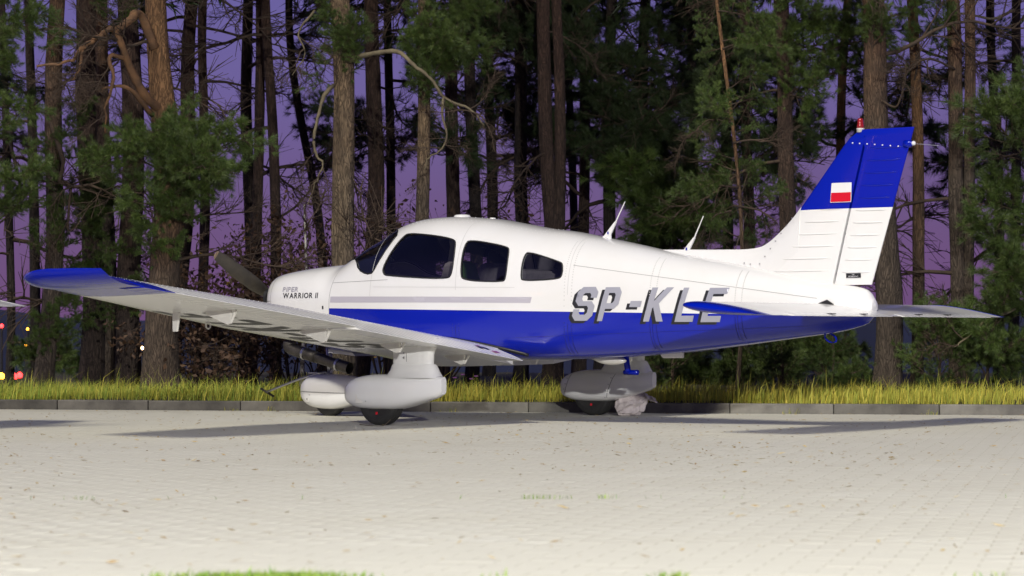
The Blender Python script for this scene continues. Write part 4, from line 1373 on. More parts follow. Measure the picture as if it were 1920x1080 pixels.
# --- fin and rudder
ZH = lambda z: 6.295 + (z - 1.185) * .2567
def fin_le(z):
    return 5.966 + (z - 1.805) * .8207 if z < 2.30 else 5.966 + .495 * .8207 + (z - 2.30) * (.82 + (z - 2.30) * 4.5)
def fin_te(z): return 6.615 + (z - 1.138) * .312
def fin_t(x, z): return np.interp(z, [1.1, 2.4], [.060, .032]) * np.interp(x, [0, .02, .08, .2, .35, .6, 1], [0, .28, .58, .88, 1, .78, .10])
def fin_y(a, z):
    l = fin_le(min(z, 2.3)) if z < 2.3 else fin_le(2.3) + (z - 2.3) * .82
    return fin_t((a - l) / (fin_te(z) - l), z)
zz = np.r_[np.linspace(1.02, 2.30, 28), np.linspace(2.32, 2.415, 7)]
rings = []
for z in zz:
    l, h = fin_le(z), ZH(z) - .012
    if z > 2.32:
        h = h + (z - 2.32) * .05
    a = l + (h - l) * (1 - np.cos(np.linspace(0, np.pi / 2, 12)))
    y = np.array([fin_y(q, z) for q in a]) * (1 if z < 2.37 else .6 if z < 2.41 else .2)
    y[0] = 0
    rings.append(np.concatenate([np.stack([a[::-1], -y[::-1], 0 * a + z], 1), np.stack([a[1:], y[1:], 0 * a[1:] + z], 1)]))
V_, F_ = loft(rings)
fin = part('fin', V_, F_, 'fin_paint')
smooth_by_angle(fin, 40)
rings = []
for z in np.r_[np.linspace(1.165, 2.27, 22), 2.30, 2.33, 2.36, 2.39, 2.412, 2.42]:
    h, te = ZH(z) + .006, fin_te(z)
    if z > 2.28:
        h = ZH(2.28) + .006 - min(1, (z - 2.28) / .09) * .05 + max(0, z - 2.37) * .15
    a = np.linspace(h, te, 14)
    y = np.array([fin_y(q, z) for q in a])
    y = np.where(a < h + .02, y * .9, y) * (1 if z < 2.40 else .75)
    rings.append(np.concatenate([np.stack([a[::-1], -y[::-1], 0 * a + z], 1), np.stack([a, y, 0 * a + z], 1)]))
V_, F_ = loft(rings)
rud = part('rudder', V_, F_, 'fin_paint')
smooth_by_angle(rud, 40)
MB().box((6.44, 0, 1.74), (.016, .02, 1.12), Matrix.Rotation(math.atan(.2567), 3, 'Y')).obj('hinge_gap', MAT['black_plastic'], plane)
for s in (-1, 1):
    for i in range(11):
        z = 1.285 + i * .1
        for nm, a0, a1, dz in (('fin', fin_le(z) + .16 + .012 * i * (i > 4), ZH(z) - .075, 0), ('rud', ZH(z) + .05, fin_te(z) - .05, -.018)):
            if a1 - a0 < .08:
                continue
            a = np.linspace(a0, a1, 8)
            P = np.stack([a, [s * (fin_y(q, z + dz) + .0005) for q in a], 0 * a + z + dz], 1)
            part('stiffener_bead', *tube(P, np.r_[.002, .006, .007, .007, .007, .007, .006, .002], 6), 'fin_paint', fin if nm == 'fin' else rud, smooth=True)
# dorsal fillet
rings = []
top = np.array([(4.60, 1.492), (4.9, 1.486), (5.2, 1.479), (5.39, 1.476), (5.5, 1.481), (5.58, 1.494), (5.65, 1.526), (5.714, 1.570), (5.79, 1.632), (5.854, 1.690), (5.91, 1.747), (5.968, 1.812)])
for a in np.linspace(4.60, 5.968, 40):
    zt_ = _sm(top, a)
    zb_ = fus_prm(a)[0] - .05
    y0 = np.interp(a, [4.6, 5.4, 5.97], [.012, .045, .05])
    f = np.array([0, .25, .5, .75, .93, 1])
    z_ = zb_ + (zt_ - zb_) * f
    y_ = np.minimum(y0, .006 + .32 * (zt_ - z_)) * np.where(f == 1, .15, 1)
    rings.append(np.concatenate([np.stack([0 * z_ + a, -y_, z_], 1), np.stack([0 * z_ + a, y_, z_], 1)[::-1]]))
V_, F_ = loft(rings)
o = part('dorsal_fillet', V_, F_, 'white_paint')
smooth_by_angle(o, 50)
m = MB()
for (a, z) in [(5.60 + k * .052, 1.35 + k * .062) for k in range(7)] + [(5.45, 1.36), (5.51, 1.35)]:
    m.lathe((a, -.056, z), (0, -1, 0), [(0, .006), (.004, .005)], 8)
tag(m.obj('screws', MAT['metal'], plane), kind='stuff')
# flag on the fin, placard on the rudder
def on_fin(loop, off, name, mt, parent=None):
    P = [(a, -(fin_y(a, z) + off), z) for a, z in loop]
    part(name, P, [tuple(range(len(P)))[::-1]], mt, parent or plane)
fl = empty('national_flag', (0, 0, 0), 0, plane)
fq = [(6.272, 1.836), (6.282, 1.995), (6.468, 1.995), (6.462, 1.836)]
def lerp2(p, q, t): return (p[0] + (q[0] - p[0]) * t, p[1] + (q[1] - p[1]) * t)
def quad(q, u0, u1, v0, v1):
    f = lambda u, v: lerp2(lerp2(q[0], q[1], v), lerp2(q[3], q[2], v), u)
    n = 6
    return [f(u0, v0), f(u0, v1)] + [f(u0 + (u1 - u0) * k / n, v1) for k in range(1, n + 1)] + [f(u1 - (u1 - u0) * k / n, v0) for k in range(0, n)]
on_fin(quad(fq, 0, 1, 0, 1), .009, 'flag_white', 'white_paint', fl)
on_fin(quad(fq, .02, .98, .03, .5), .011, 'flag_red', 'flag_red', fl)
on_fin([(6.405, 1.222), (6.405, 1.258), (6.535, 1.258), (6.535, 1.222)], .006, 'rudder_placard', 'black_plastic')
for s_, z_ in (('NIE', 1.243), ('PRZESUWAĆ', 1.227)):
    V_, F_ = text_mesh(s_, .015, bold=0)
    x_ = V_[:, 0] - (V_[:, 0].min() + V_[:, 0].max()) / 2 + 6.47
    part('placard_lettering', np.stack([x_, [-(fin_y(a, z_) + .0085) for a in x_], z_ + V_[:, 1]], 1), F_, 'lens')
# beacon, tail light and static wick
MB().lathe((6.525, 0, 2.400), (0, 0, 1), [(0, .030), (.022, .030), (.024, .033), (.032, .033)], 16).obj('beacon_base', MAT['dirty_white'], plane, smooth=True)
MB().lathe((6.525, 0, 2.432), (0, 0, 1), [(0, .030), (.03, .029), (.031, .026), (.06, .025), (.078, .022), (.083, .012)], 16).obj('beacon', MAT['beacon'], plane, smooth=True)
MB().lathe((6.93, 0, 2.285), (1, .0, .05), [(0, .034), (.045, .03), (.06, .02), (.068, .02)], 14).obj('tail_light_fairing', MAT['blue_paint'], plane, smooth=True)
MB().lathe((6.995, 0, 2.288), (1, 0, .05), [(0, .018), (.02, .018), (.028, .01)], 12).obj('tail_light', MAT['lens'], plane, smooth=True)
MB().tube([(6.99, 0, 2.287), (7.10, .0, 2.275), (7.23, 0, 2.258)], .0016, 5).obj('static_wick', MAT['letter_silver'], plane)
m = MB()
for k in range(7):
    a = 6.47 + k * .068
    z = 2.315 - k * .0075
    m.lathe((a, -(fin_y(a, min(z, 2.29)) + .002), z), (0, -1, 0), [(0, .0065), (.005, .005)], 8)
tag(m.obj('cap_screws', MAT['lens'], plane), kind='stuff')

# --- all-moving tailplane
def st_ring(s, k=1., kc=1.):
    x = (1 - np.cos(np.linspace(0, np.pi, 22))) / 2
    yc, yt = foil(x, .105, 0)
    le, c = 6.085, .755
    xx = .45 + (x - .45) * kc
    z0 = .994 - .085 * xx
    up, dn = np.stack([le + c * xx, 0 * x + s, z0 + yt * c * k], 1), np.stack([le + c * xx, 0 * x + s, z0 - yt * c * k], 1)
    return np.concatenate([up[::-1], dn[1:-1]])
stab = empty('stabilator', (0, 0, 0), 0, plane)
V_, F_ = loft([st_ring(s) for s in np.linspace(-1.88, 1.88, 25)])
o = part('stabilator_panel', V_, F_, 'wing_white', stab)
smooth_by_angle(o, 40)
for s in (-1, 1):
    rings = [st_ring(1.8805 + .155 * math.sin(k * math.pi / 2), max(.03, math.cos(k * math.pi / 2) ** .7) * 1.06, .5 + .5 * max(.0, math.cos(k * math.pi / 2)) ** .6 * 1.02) for k in np.linspace(0, 1, 9)]
    o = part('stabilator_tip', *sided(*loft(rings), s), 'blue_paint', stab)
    smooth_by_angle(o, 50)
    q = np.arange(.10, 1.62, .0092)
    rings = []
    for qq in q:
        bd = .0035 * math.exp(-(((qq % .1) - .05) / .012) ** 2)
        x = np.linspace(6.768, 6.868, 5)
        zc = .994 - .085 * (x - 6.085) / .755
        th = np.linspace(.010, .002, 5)
        rings.append(np.concatenate([np.stack([x, 0 * x + qq, zc + th + bd * (th > .003)], 1), np.stack([x, 0 * x + qq, zc - th], 1)[::-1]]))
    o = part('anti_servo_tab', *sided(*loft(rings), s), 'wing_white', stab)
    smooth_by_angle(o, 40)
    for q in (.45, .95):
        MB().box((6.80, s * q, .925), (.05, .06, .006)).obj('tab_slot', MAT['black_plastic'], stab)
    MB().prism([(6.19, s * .155, 1.005), (6.30, s * .150, 1.045), (6.36, s * .14, 1.005)], (0, s * .012, 0)).obj('root_cutout', MAT['black_plastic'], stab)
an = np.linspace(0, 2 * np.pi, 15)
MB().tube(np.stack([6.24 + .055 * np.cos(an), 0 * an, .735 + .035 * np.sin(an) - .3 * .05 * np.cos(an)], 1), .008, 6, cap=False).obj('tail_tie_down', MAT['blue_paint'], plane, smooth=True)

# --- aerials, vents and other fittings on the skin
for (a0, z0, a1, z1) in ((3.985, 1.60, 4.203, 1.917), (4.80, 1.443, 5.010, 1.768)):
    e = empty('whip_aerial', (0, 0, 0), 0, plane)
    MB().prism([(a0 - .055, -.012, z0 - .01), (a0 + .075, -.012, z0 - .03), (a0 + .066, -.006, z0 + .035), (a0 + .125, -.004, z0 + .145), (a0 + .108, -.004, z0 + .148), (a0 + .0, -.010, z0 + .03)], (0, .02, 0)).obj('aerial_base', MAT['white_paint'], e, bevel=.004)
    MB().tube([(a0 + .114, 0, z0 + .135), (a1, 0, z1)], [.0065, .004], 6).obj('aerial_rod', MAT['white_paint'], e)
    MB().box((a0 + .045, -.0135, z0 + .05), (.013, .003, .022)).obj('maker_mark', MAT['blue_paint'], e)
MB().tube([(5.318, 0, 1.455), (5.44, 0, 1.777)], [.003, .002], 5).obj('wire_aerial', MAT['wire'], plane)
MB().lathe((2.40, 0, 1.826), (0, 0, 1), [(0, .085), (.012, .08), (.028, .07), (.033, .05)], 20).obj('roof_vent', MAT['white_paint'], plane, smooth=True)
MB().lathe((2.75, 0, 1.808), (0, 0, 1), [(0, .03), (.012, .026)], 12).obj('roof_fitting', MAT['white_paint'], plane, smooth=True)
m = MB()
for t0 in (-.10, -.13, .1):
    for a in np.arange(2.0, 5.2, .05):
        P = np.array([[a, t0 * TS]])
        p, n = fpos(P)[0], fnor(P)[0]
        m.lathe(p, n, [(0, .0045), (.0025, .003)], 5)
for a in (2.62, 3.48):
    for t0 in np.linspace(-.22, .2, 18):
        P = np.array([[a, t0 * TS]])
        m.lathe(fpos(P)[0], fnor(P)[0], [(0, .004), (.002, .003)], 5)
tag(m.obj('roof_rivets', MAT['white_paint'], plane), kind='stuff')
for mt, t_lo, t_hi in (('seam_faint', -.50, -.16), ('seam_blue', -.80, -.525)):
    m = MB()
    for a in (1.74, 1.80, 2.74, 2.81, 3.89, 3.96, 4.70, 4.76, 5.48, 5.54):
        if mt == 'seam_faint' and a < 3.8:
            continue
        for t0 in np.arange(t_lo, t_hi, .013):
            P = np.array([[a, t0 * TS]])
            m.lathe(fpos(P)[0], fnor(P)[0], [(0, .0055), (.0022, .004)], 6)
    tag(m.obj('side_rivets', MAT[mt], plane), kind='stuff')
MB().prism([(4.57, -.02, .60), (4.80, -.02, .615), (4.80, -.02, .565), (4.60, -.02, .563)], (0, .04, 0)).obj('belly_aerial', MAT['dirty_white'], plane, bevel=.008)
V_, F_ = loft([np.stack([3.87 + .34 * q + 0 * an[:-1], .06 * math.sin(q * math.pi) ** .5 * np.cos(an[:-1]), .556 - .018 * q + .045 * math.sin(q * math.pi) ** .5 * np.sin(an[:-1])], 1) for q in np.linspace(.02, .98, 12)])
part('belly_fairing', V_, F_, 'dirty_white', smooth=True)
MB().tube([(3.905, .42, .62), (3.915, .45, .45), (3.92, .46, .435)], .028, 8).tube([(3.87, .46, .43), (4.02, .46, .43)], .022, 8).obj('boarding_step', MAT['blue_paint'], plane, smooth=True)
MB().prism([(3.17, -.02, .55), (3.27, -.02, .55), (3.24, -.02, .50), (3.20, -.02, .50)], (0, .03, 0)).obj('drain_mast', MAT['dirty_white'], plane)

# --- undercarriage
def pod(name, st, x0, y0, parent, m='white_paint', n=3.1):
    rings = []
    an_ = np.linspace(0, 2 * np.pi, 37)[:-1]
    for a, zt_, zb_, hw in st:
        c, s_ = np.cos(an_), np.sin(an_)
        rings.append(np.stack([0 * an_ + a + x0, y0 + hw * np.sign(c) * np.abs(c) ** (2 / n), (zt_ + zb_) / 2 + (zt_ - zb_) / 2 * np.sign(s_) * np.abs(s_) ** (2 / n)], 1))
    V_, F_ = loft(rings)
    o = part(name, V_, F_, m, parent)
    smooth_by_angle(o, 45)
    return o
def dens_st(st, k=30):
    st = np.array(st)
    u = np.linspace(0, 1, k) ** 1.5
    a = st[0, 0] + (st[-1, 0] - st[0, 0]) * u
    return [(x, *(float(_sm(st[:, [0, j]], x)) for j in (1, 2, 3))) for x in a]
MAIN = dens_st([(2.385, .282, .248, .012), (2.40, .318, .212, .06), (2.44, .358, .180, .10), (2.52, .397, .152, .135), (2.62, .420, .137, .155), (2.75, .432, .132, .163), (2.92, .433, .134, .162), (3.05, .430, .152, .152), (3.2, .427, .190, .125), (3.35, .423, .232, .080), (3.425, .419, .256, .048), (3.445, .413, .270, .034)])
NOSE = dens_st([(.455, .255, .215, .012), (.47, .295, .175, .06), (.52, .345, .125, .10), (.60, .382, .088, .135), (.72, .398, .066, .15), (.86, .397, .062, .15), (.96, .39, .075, .14), (1.1, .375, .115, .105), (1.22, .36, .165, .06), (1.25, .355, .18, .04)])
def wheel(x, y, r, w, parent):
    e = empty('wheel', (x, y, r - .004), 0, parent)
    MB().lathe((0, -w / 2, 0), (0, 1, 0), [(.012, r * .55), (.006, r * .70), (.010, r * .86), (w * .16, r * .955), (w * .24, r * .985), (w * .25, r * .97), (w * .27, r * .97), (w * .28, r * .993), (w * .42, r), (w * .43, r * .975), (w * .46, r * .975), (w * .47, r), (w * .6, r), (w * .72, r * .993), (w * .73, r * .97), (w * .75, r * .97), (w * .76, r * .985), (w * .84, r * .955), (w - .010, r * .86), (w - .006, r * .70), (w - .012, r * .55)], 44).obj('tyre', MAT['tyre'], e, smooth=False)
    MB().lathe((0, -w / 2 + .016, 0), (0, 1, 0), [(0, r * .18), (-.012, r * .2), (.004, r * .32), (.016, r * .5), (-.001, r * .57), (w - .03, r * .57)], 28).obj('rim', MAT['metal'], e)
    if w > .14:
        MB().box((.01, -w / 2 + .004, -r * .50), (.018, .006, .022)).obj('creep_mark', MAT['flag_red'], e)
for s in (-1, 1):
    g_ = empty('main_gear', (0, 0, 0), 0, plane)
    y0 = s * 1.56
    pod('wheel_fairing', MAIN, 0, y0, g_)
    an_ = np.linspace(0, 2 * np.pi, 29)[:-1]
    def leg(z, a0, a1, hw):
        c, s_ = np.cos(an_), np.sin(an_)
        return np.stack([(a0 + a1) / 2 + (a1 - a0) / 2 * np.sign(c) * np.abs(c) ** .55, y0 + hw * np.sign(s_) * np.abs(s_) ** .8, 0 * an_ + z], 1)
    o = part('leg_fairing', *loft([leg(.44, 2.905, 3.325, .060), leg(.60, 2.905, 3.33, .060), leg(.635, 2.90, 3.34, .064), leg(.66, 2.88, 3.36, .072), leg(.74, 2.87, 3.37, .075)]), 'white_paint', g_)
    smooth_by_angle(o, 40)
    o = part('collar_fairing', *loft([leg(.405, 2.84, 3.405, .135), leg(.435, 2.862, 3.39, .108), leg(.47, 2.885, 3.375, .088), leg(.505, 2.895, 3.36, .074), leg(.520, 2.902, 3.345, .064)]), 'white_paint', g_)
    smooth_by_angle(o, 40)
    wheel(2.765, y0, .214, .165, g_)
    # fairing joint, screws, hatch
    f = s if s > 0 else -1
    side = y0 + (-1) * .172
    if s > 0:
        for (p, q) in (((2.48, .17), (2.58, .40)), ((2.98, .145), (3.10, .42))):
            L = np.linspace(p, q, 10)
            st_ = np.array(MAIN)
            Y = []
            for a, z in L:
                zt_, zb_, hw = (np.interp(a, st_[:, 0], st_[:, j]) for j in (1, 2, 3))
                r_ = min(.999, abs(z - (zt_ + zb_) / 2) / ((zt_ - zb_) / 2))
                Y.append(y0 - hw * (1 - r_ ** 3.1) ** (1 / 3.1) - .001)
            P = np.stack([L[:, 0], Y, L[:, 1]], 1)
            part('fairing_joint', *tube(P, .003, 5), 'seam', g_)
            for k in range(1, 9, 2):
                MB().lathe(P[k] + np.array([-.02, 0, 0]), (0, -1, 0), [(0, .0075), (.003, .006)], 8).obj('screw', MAT['metal'], g_)
    else:
        MB().box((2.64, y0 - .1515, .225), (.075, .004, .075)).obj('access_hatch', MAT['dirty_white'], g_, bevel=.001)
        MB().lathe((2.72, y0 - .157, .205), (0, -1, 0), [(0, .006), (.004, .005)], 8).obj('screw', MAT['metal'], g_)
        for z in (.575, .615):
            MB().lathe((3.06, y0 - .060, z), (0, -1, 0), [(0, .010), (.004, .008)], 10).obj('screw', MAT['metal'], g_)
        MB().box((3.09, y0 - .0585, .60), (.004, .006, .12)).obj('fairing_joint', MAT['seam'], g_)
ng = empty('nose_gear', (0, 0, 0), 0, plane)
pod('wheel_fairing', NOSE, 0, 0, ng)
wheel(.80, 0, .178, .13, ng)
MB().tube([(.80, 0, .30), (.76, 0, .80)], .026, 12).obj('oleo_strut', MAT['metal'], ng, smooth=True)
MB().tube([(.77, -.01, .55), (.90, -.01, .475), (.81, -.01, .41)], .014, 6).tube([(.90, -.03, .475), (.90, .03, .475)], .018, 8).obj('torque_link', MAT['dirty_white'], ng)
MB().box((.62, 0, .405), (.12, .10, .012)).obj('steering_plate', MAT['dirty_white'], ng, bevel=.004)
P = np.array([(a, -.01 - 1.0 * float(np.interp(a, [q[0] for q in NOSE], [q[3] for q in NOSE])) * .985 + .006, .232 - (a - .46) * .02) for a in np.linspace(.475, 1.2, 24)])
part('fairing_joint', *tube(P, .003, 5), 'seam', ng)
MB().box((.62, -.131, .16), (.06, .006, .06), Matrix.Rotation(R_(-16), 3, 'Z')).obj('access_hatch', MAT['dirty_white'], ng, bevel=.002)
MB().lathe((.62, -.134, .16), (0, -1, 0), [(0, .007), (.003, .005)], 8).obj('screw', MAT['black_plastic'], ng)
MB().lathe((.66, -.146, .20), (0, -1, 0), [(0, .006), (.003, .005)], 8).obj('screw', MAT['metal'], ng)
MB().lathe((.68, -.13, .315), (0, -1, 0), [(0, .007), (.003, .005)], 8).obj('screw', MAT['metal'], ng)

# --- exhaust and cowl flap
ex = empty('exhaust', (0, 0, 0), 0, plane)
MB().tube(smooth_path([(.50, -.25, .70), (.50, -.25, .655), (.56, -.25, .625), (.85, -.25, .555)], 14), .056, 14).obj('silencer', MAT['exhaust'], ex, smooth=True)
m = MB().tube([(.84, -.25, .557), (1.13, -.25, .487)], .050, 14, cap=False)
m.obj('tail_pipe', MAT['exhaust'], ex, smooth=True)
MB().tube([(1.12, -.25, .4895), (1.26, -.25, .456)], [.053, .056], 14, cap=False).obj('pipe_end', MAT['exhaust'], ex, smooth=True)
for a, z in ((.70, .592), (1.12, .4895)):
    MB().tube([(a - .012, -.25, z + .003), (a + .012, -.25, z - .003)], .061, 14).obj('clamp', MAT['metal'], ex)
MB().prism([(.95, -.2, .635), (1.25, -.2, .60), (1.28, -.2, .57), (.95, -.2, .60)], (0, .3, 0)).obj('cowl_flap', MAT['dirty_white'], plane)

# --- propeller
pr = empty('propeller', (.085, 0, 1.105), 0, plane)
pdir = np.array([0, -.80, .41])
pdir /= np.linalg.norm(pdir)
for s in (1, -1):
    d = pdir * s
    e1 = np.cross(d, [1., 0, 0])
    rings = []
    for f in np.r_[np.linspace(.06, .9, 16), .94, .97, .99, 1]:
        ch = np.interp(f, [0, .12, .35, .7, .92, .97, .99, 1], [.035, .045, .07, .068, .055, .045, .033, .016])
        th = np.interp(f, [0, .15, .5, 1], [.035, .024, .011, .004])
        tw = R_(np.interp(f, [0, .3, 1], [50, 34, 15]))
        c, q = e1 * math.cos(tw) + np.array([1., 0, 0]) * math.sin(tw), -e1 * math.sin(tw) + np.array([1., 0, 0]) * math.cos(tw)
        an_ = np.linspace(0, 2 * np.pi, 15)[:-1]
        rings.append(d * f * .93 + np.outer(np.cos(an_) * ch, c) + np.outer(np.sin(an_) * th, q))
    V_, F_ = loft(rings)
    idx = [1 if (i // 14) >= 17 else 0 for i in range(len(F_))]
    o = part('blade', V_, F_, ['prop', 'prop_tip'], pr, idx=idx)
    smooth_by_angle(o, 50)
MB().lathe((.06, 0, 0), (-1, 0, 0), [(0, .10), (.10, .09), (.13, .06), (.15, .03)], 20).obj('hub', MAT['metal'], pr, smooth=True)

# ------------------------------------------------------------------ a second aeroplane of the same pattern, only its tailplane tip in view
def copy_tree(o, parent=None):
    c = o.copy()
    col.objects.link(c)
    c.parent = parent
    for ch in o.children:
        copy_tree(ch, c)
    return c
second = copy_tree(plane)
second['label'] = 'second aeroplane at the left edge, only its white tailplane tip in view'
S2 = 1.12
tip = px(2, 566, 21.6)
second.scale = (S2, S2, S2)
YAW2 = .26
second.rotation_euler = (0, 0, -YAW2)
for o in second.children_recursive:
    if o.name.startswith('stabilator_tip'):
        o.material_slots[0].link = 'OBJECT'
        o.material_slots[0].material = MAT['wing_white']
la, lb = 6.60 * S2, 1.97 * S2
second.location = (tip.x - la * math.cos(YAW2) - lb * math.sin(YAW2), tip.y + la * math.sin(YAW2) - lb * math.cos(YAW2), 0)

# ------------------------------------------------------------------ small things
mat('cloth', (.62, .56, .54), .9, noise=(14, (.40, .35, .34), .4))
mat('cloth_print', (.20, .38, .52), .9)
# tow bar hooked to the nose wheel
def loc(a, b, c):
    return plane.matrix_basis @ Vector((a, b, c))
bpy.context.view_layer.update()
tb = tag(empty('tow_bar', loc(.74, 0, 0)), 'steel tow bar with a cross handle hooked to the nose wheel', 'tow bar')
p0, p1 = loc(.72, -.06, .405) - tb.location, px(500, 735, 24.75) - tb.location
md = p0 + (p1 - p0) * .42 + Vector((0, 0, .012))
MB().tube(smooth_path([p0, md, p1], 12), .011, 8).obj('shaft', MAT['metal'], tb, smooth=True)
dv = (p1 - p0).normalized()
sd = Vector((.75, -.3, -.45)).normalized()
MB().tube([p1 - sd * .075, p1 + sd * .09], .012, 8).obj('handle', MAT['exhaust'], tb, smooth=True)
MB().tube([p0 + Vector((-.02, -.05, 0)), p0 + Vector((.05, -.05, .01)), p0 + Vector((.12, -.06, -.03))], .01, 6).obj('fork', MAT['metal'], tb)

# crumpled cloth behind the right main wheel
ct = tag(empty('crumpled_cloth', (*px(1180, 778, 23.45).xy, 0)), 'crumpled off-white cloth lying against the right main wheel', 'cloth')
c0 = ct.location
r = np.random.default_rng(5)
A, B = px(1157, 772, 23.45) - c0, px(1213, 744, 23.5) - c0
nu_, nv_ = 40, 30
ax = (B - A).normalized()
sx = Vector((0, 1, 0)).cross(ax).normalized()
ph = r.uniform(0, 6.28, 8)
V = []
for i in range(nu_ + 1):
    f = i / nu_
    c = A + (B - A) * f
    rad = .085 * math.sin(math.pi * min(.98, max(.02, f)) ** .8) ** .6 + .012
    for j in range(nv_):
        a = 2 * math.pi * j / nv_
        w = 1 + .30 * abs(math.sin(3 * a + 5 * f + ph[0])) + .22 * math.sin(7 * a - 9 * f + ph[1]) + .14 * math.sin(11 * a + 13 * f + ph[2]) - .12
        p = c + sx * (math.cos(a) * rad * w) + Vector((0, 1, 0)) * (math.sin(a) * rad * w * .8)
        p.z = max(p.z, .004)
        V.append(p)
F = [(i * nv_ + k, i * nv_ + (k + 1) % nv_, (i + 1) * nv_ + (k + 1) % nv_, (i + 1) * nv_ + k) for i in range(nu_) for k in range(nv_)] + [list(range(nv_)), list(range(nu_ * nv_, (nu_ + 1) * nv_))]
link('cloth_body', mesh('cloth_body', V, F, MAT['cloth']), ct)
V = []
for i in range(13):
    for j in range(9):
        q = B + Vector((-.05 + i / 12 * .13 + .02 * math.sin(j), -.05 + j / 8 * .06 + .02 * math.sin(i * 1.1), .03 - i / 12 * .07 + .02 * math.sin(i * .9 + j * .7)))
        V.append(q)
link('cloth_corner', mesh('cloth_corner', V, [(i * 9 + j, i * 9 + j + 1, (i + 1) * 9 + j + 1, (i + 1) * 9 + j) for i in range(12) for j in range(8)], MAT['cloth'], smooth=True), ct)

# loose wire beneath the left main wheel
wl_ = tag(empty('wire_loop', loc(2.80, -1.70, 0)), 'thin bent wire on the paving under the left main wheel', 'wire')
link('strand', mesh('strand', *tube(smooth_path([(-.12, -.02, .012), (-.03, -.1, .004), (.08, -.12, .004), (.14, -.04, .05)], 18), .0035, 5), MAT['wire']), wl_)

# lights beyond the trees
LAMP = {}
for n_, c_, s_ in (('red', (1, .03, .03), 7), ('amber', (1, .42, .03), 8), ('warm', (1, .62, .30), 9), ('blue', (.04, .30, 1), 6)):
    LAMP[n_] = mat('lamp_' + n_, c_, .4, emit=c_, estr=s_)
mat('lamp_post', (.03, .03, .032), .6)
for u, v, Z, c_, r_, lab in (
    (2, 705, 39, 'amber', .055, 'amber ground lamp at the left edge beyond the grass'),
    (26, 706, 38.5, 'red', .055, 'left of two red ground lamps at the foot of the leftmost pine'),
    (37, 703, 38.6, 'red', .045, 'right of two red ground lamps at the foot of the leftmost pine'),
    (3, 611, 44, 'red', .035, 'red lamp on a post at the left edge under the white tailplane tip'),
    (52, 617, 44, 'amber', .025, 'small amber lamp on a post below the blue wing tip'),
    (49, 645, 44, 'amber', .038, 'lower amber lamp on a post below the blue wing tip'),
    (268, 652, 43, 'warm', .036, 'warm white lamp between the trunks under the near wing'),
    (420, 709, 37, 'blue', .018, 'blue ground lamp in the grass left of the tow bar'),
    (509, 708, 38, 'blue', .014, 'tiny blue ground lamp just above the tow bar handle'),
    (514, 621, 44, 'red', .016, 'tiny red lamp below the near wing by the cowling'),
    (1042, 706, 39, 'amber', .026, 'amber ground lamp left of the right main wheel'),
    (1295, 710, 37.5, 'blue', .022, 'left of two blue ground lamps under the rear fuselage'),
    (1342, 711, 37.5, 'blue', .018, 'right of two blue ground lamps under the rear fuselage')):
    p = px(u, v, Z)
    gz = -.15
    e = tag(empty('ground_lamp' if v > 690 else 'lamp_post', (p.x, p.y, gz)), lab, 'lamp', 'lamps beyond the wood')
    MB().tube([(0, 0, 0), (0, 0, p.z - gz - r_ * .6)], [.03, .02], 8).obj('post', MAT['lamp_post'], e)
    MB().lathe((0, 0, p.z - gz - r_), (0, 0, 1), [(0, r_ * .5), (r_ * .4, r_ * .9), (r_, r_), (r_ * 1.6, r_ * .8), (r_ * 2, r_ * .2)], 14).obj('lamp_head', LAMP[c_], e, smooth=True)

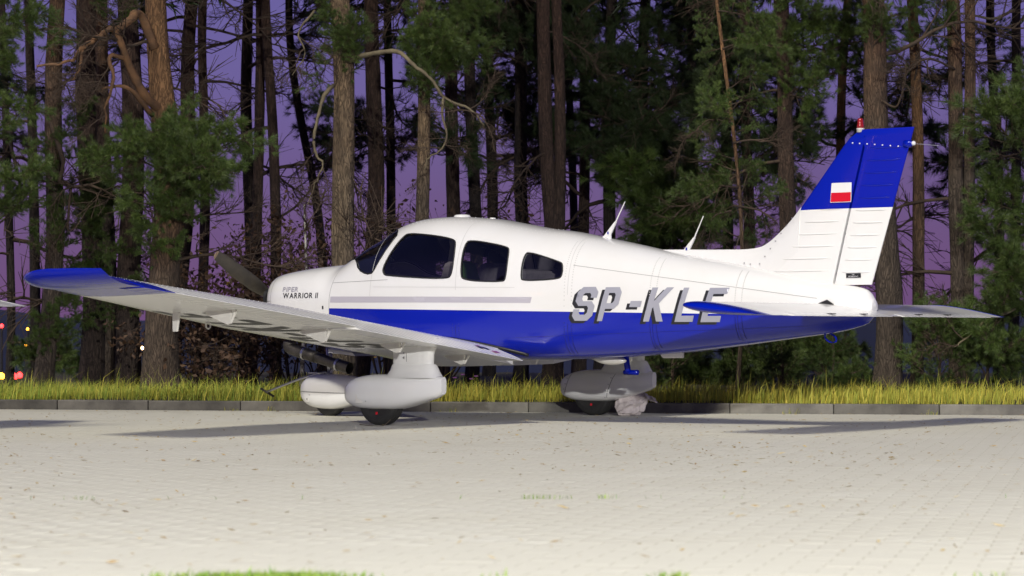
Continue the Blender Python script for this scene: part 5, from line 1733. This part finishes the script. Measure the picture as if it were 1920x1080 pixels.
# purple flowers in the verge
mat('petal', (.32, .12, .36), .7)
for i, (u, v) in enumerate(((853, 709), (868, 703), (884, 711), (893, 706))):
    p = px(u, v, 26.6)
    e = tag(empty('wild_flower', (p.x, p.y, .08)), ['leftmost of four purple flowers in the verge beneath the belly', 'tallest of four purple flowers beneath the belly', 'lowest of four purple flowers in the verge beneath the belly', 'rightmost of four purple flowers in the verge beneath the belly'][i], 'flower', 'purple flowers in the verge')
    h = p.z - .08
    MB().tube([(0, 0, 0), (.01, 0, h * .6), (0, 0, h)], .003, 5).obj('stalk', MAT['grass'], e)
    m = MB()
    for k in range(9):
        a = k * .7
        m.box((.014 * math.cos(a), .014 * math.sin(a), h + .004 * (k % 3)), (.018, .006, .006), Matrix.Rotation(a, 3, 'Z'))
    m.obj('flower_head', MAT['petal'], e)

# the floodlight mast itself, behind the photographer
mast = tag(empty('floodlight_mast', (FLOOD[0], FLOOD[1], 0)), 'tall grey floodlight mast standing behind the photographer', 'lamp')
MB().tube([(0, 0, -.05), (0, 0, 9.6)], [.11, .06], 14).obj('pole', MAT['metal'], mast, smooth=True)
MB().box((0, -.12, 9.35), (.9, .22, .34), Matrix.Rotation(R_(-14), 3, 'X')).box((0, -.02, 9.55), (1.1, .06, .06)).obj('lamp_housing', MAT['lamp_post'], mast, bevel=.02)

# sodium street lamps off to the left, seen only as glints in the paint and the windows
mat('sodium', (1, .45, .1), .4, emit=(1, .42, .10), estr=160)
for i, (x, y, h) in enumerate(((-58, -4, 6.5), (-66, -16, 7.5), (-60, -26, 7), (-72, -38, 8), (-48, -44, 7))):
    e = tag(empty('street_lamp', (x, y, -.06)), ['street lamp nearest the picture on the left, outside the view', 'second street lamp of the row outside the view on the left', 'third street lamp of the row outside the view on the left', 'fourth street lamp of the row outside the view on the left', 'last street lamp of the row behind the photographer on the left'][i], 'lamp', 'street lamps along the airfield road')
    MB().tube([(0, 0, 0), (0, 0, h)], [.09, .05], 10).tube([(0, 0, h - .1), (.5, .1, h + .15), (1.1, .2, h + .2)], .04, 8).obj('pole', MAT['metal'], e, smooth=True)
    MB().box((1.3, .24, h + .24), (.75, .32, .14)).obj('lamp_hood', MAT['lamp_post'], e, bevel=.04)
    MB().lathe((1.3, .24, h + .18), (0, 0, -1), [(0, .30), (.08, .29), (.16, .20), (.2, .06)], 16).obj('lamp_glass', MAT['sodium'], e, smooth=True)
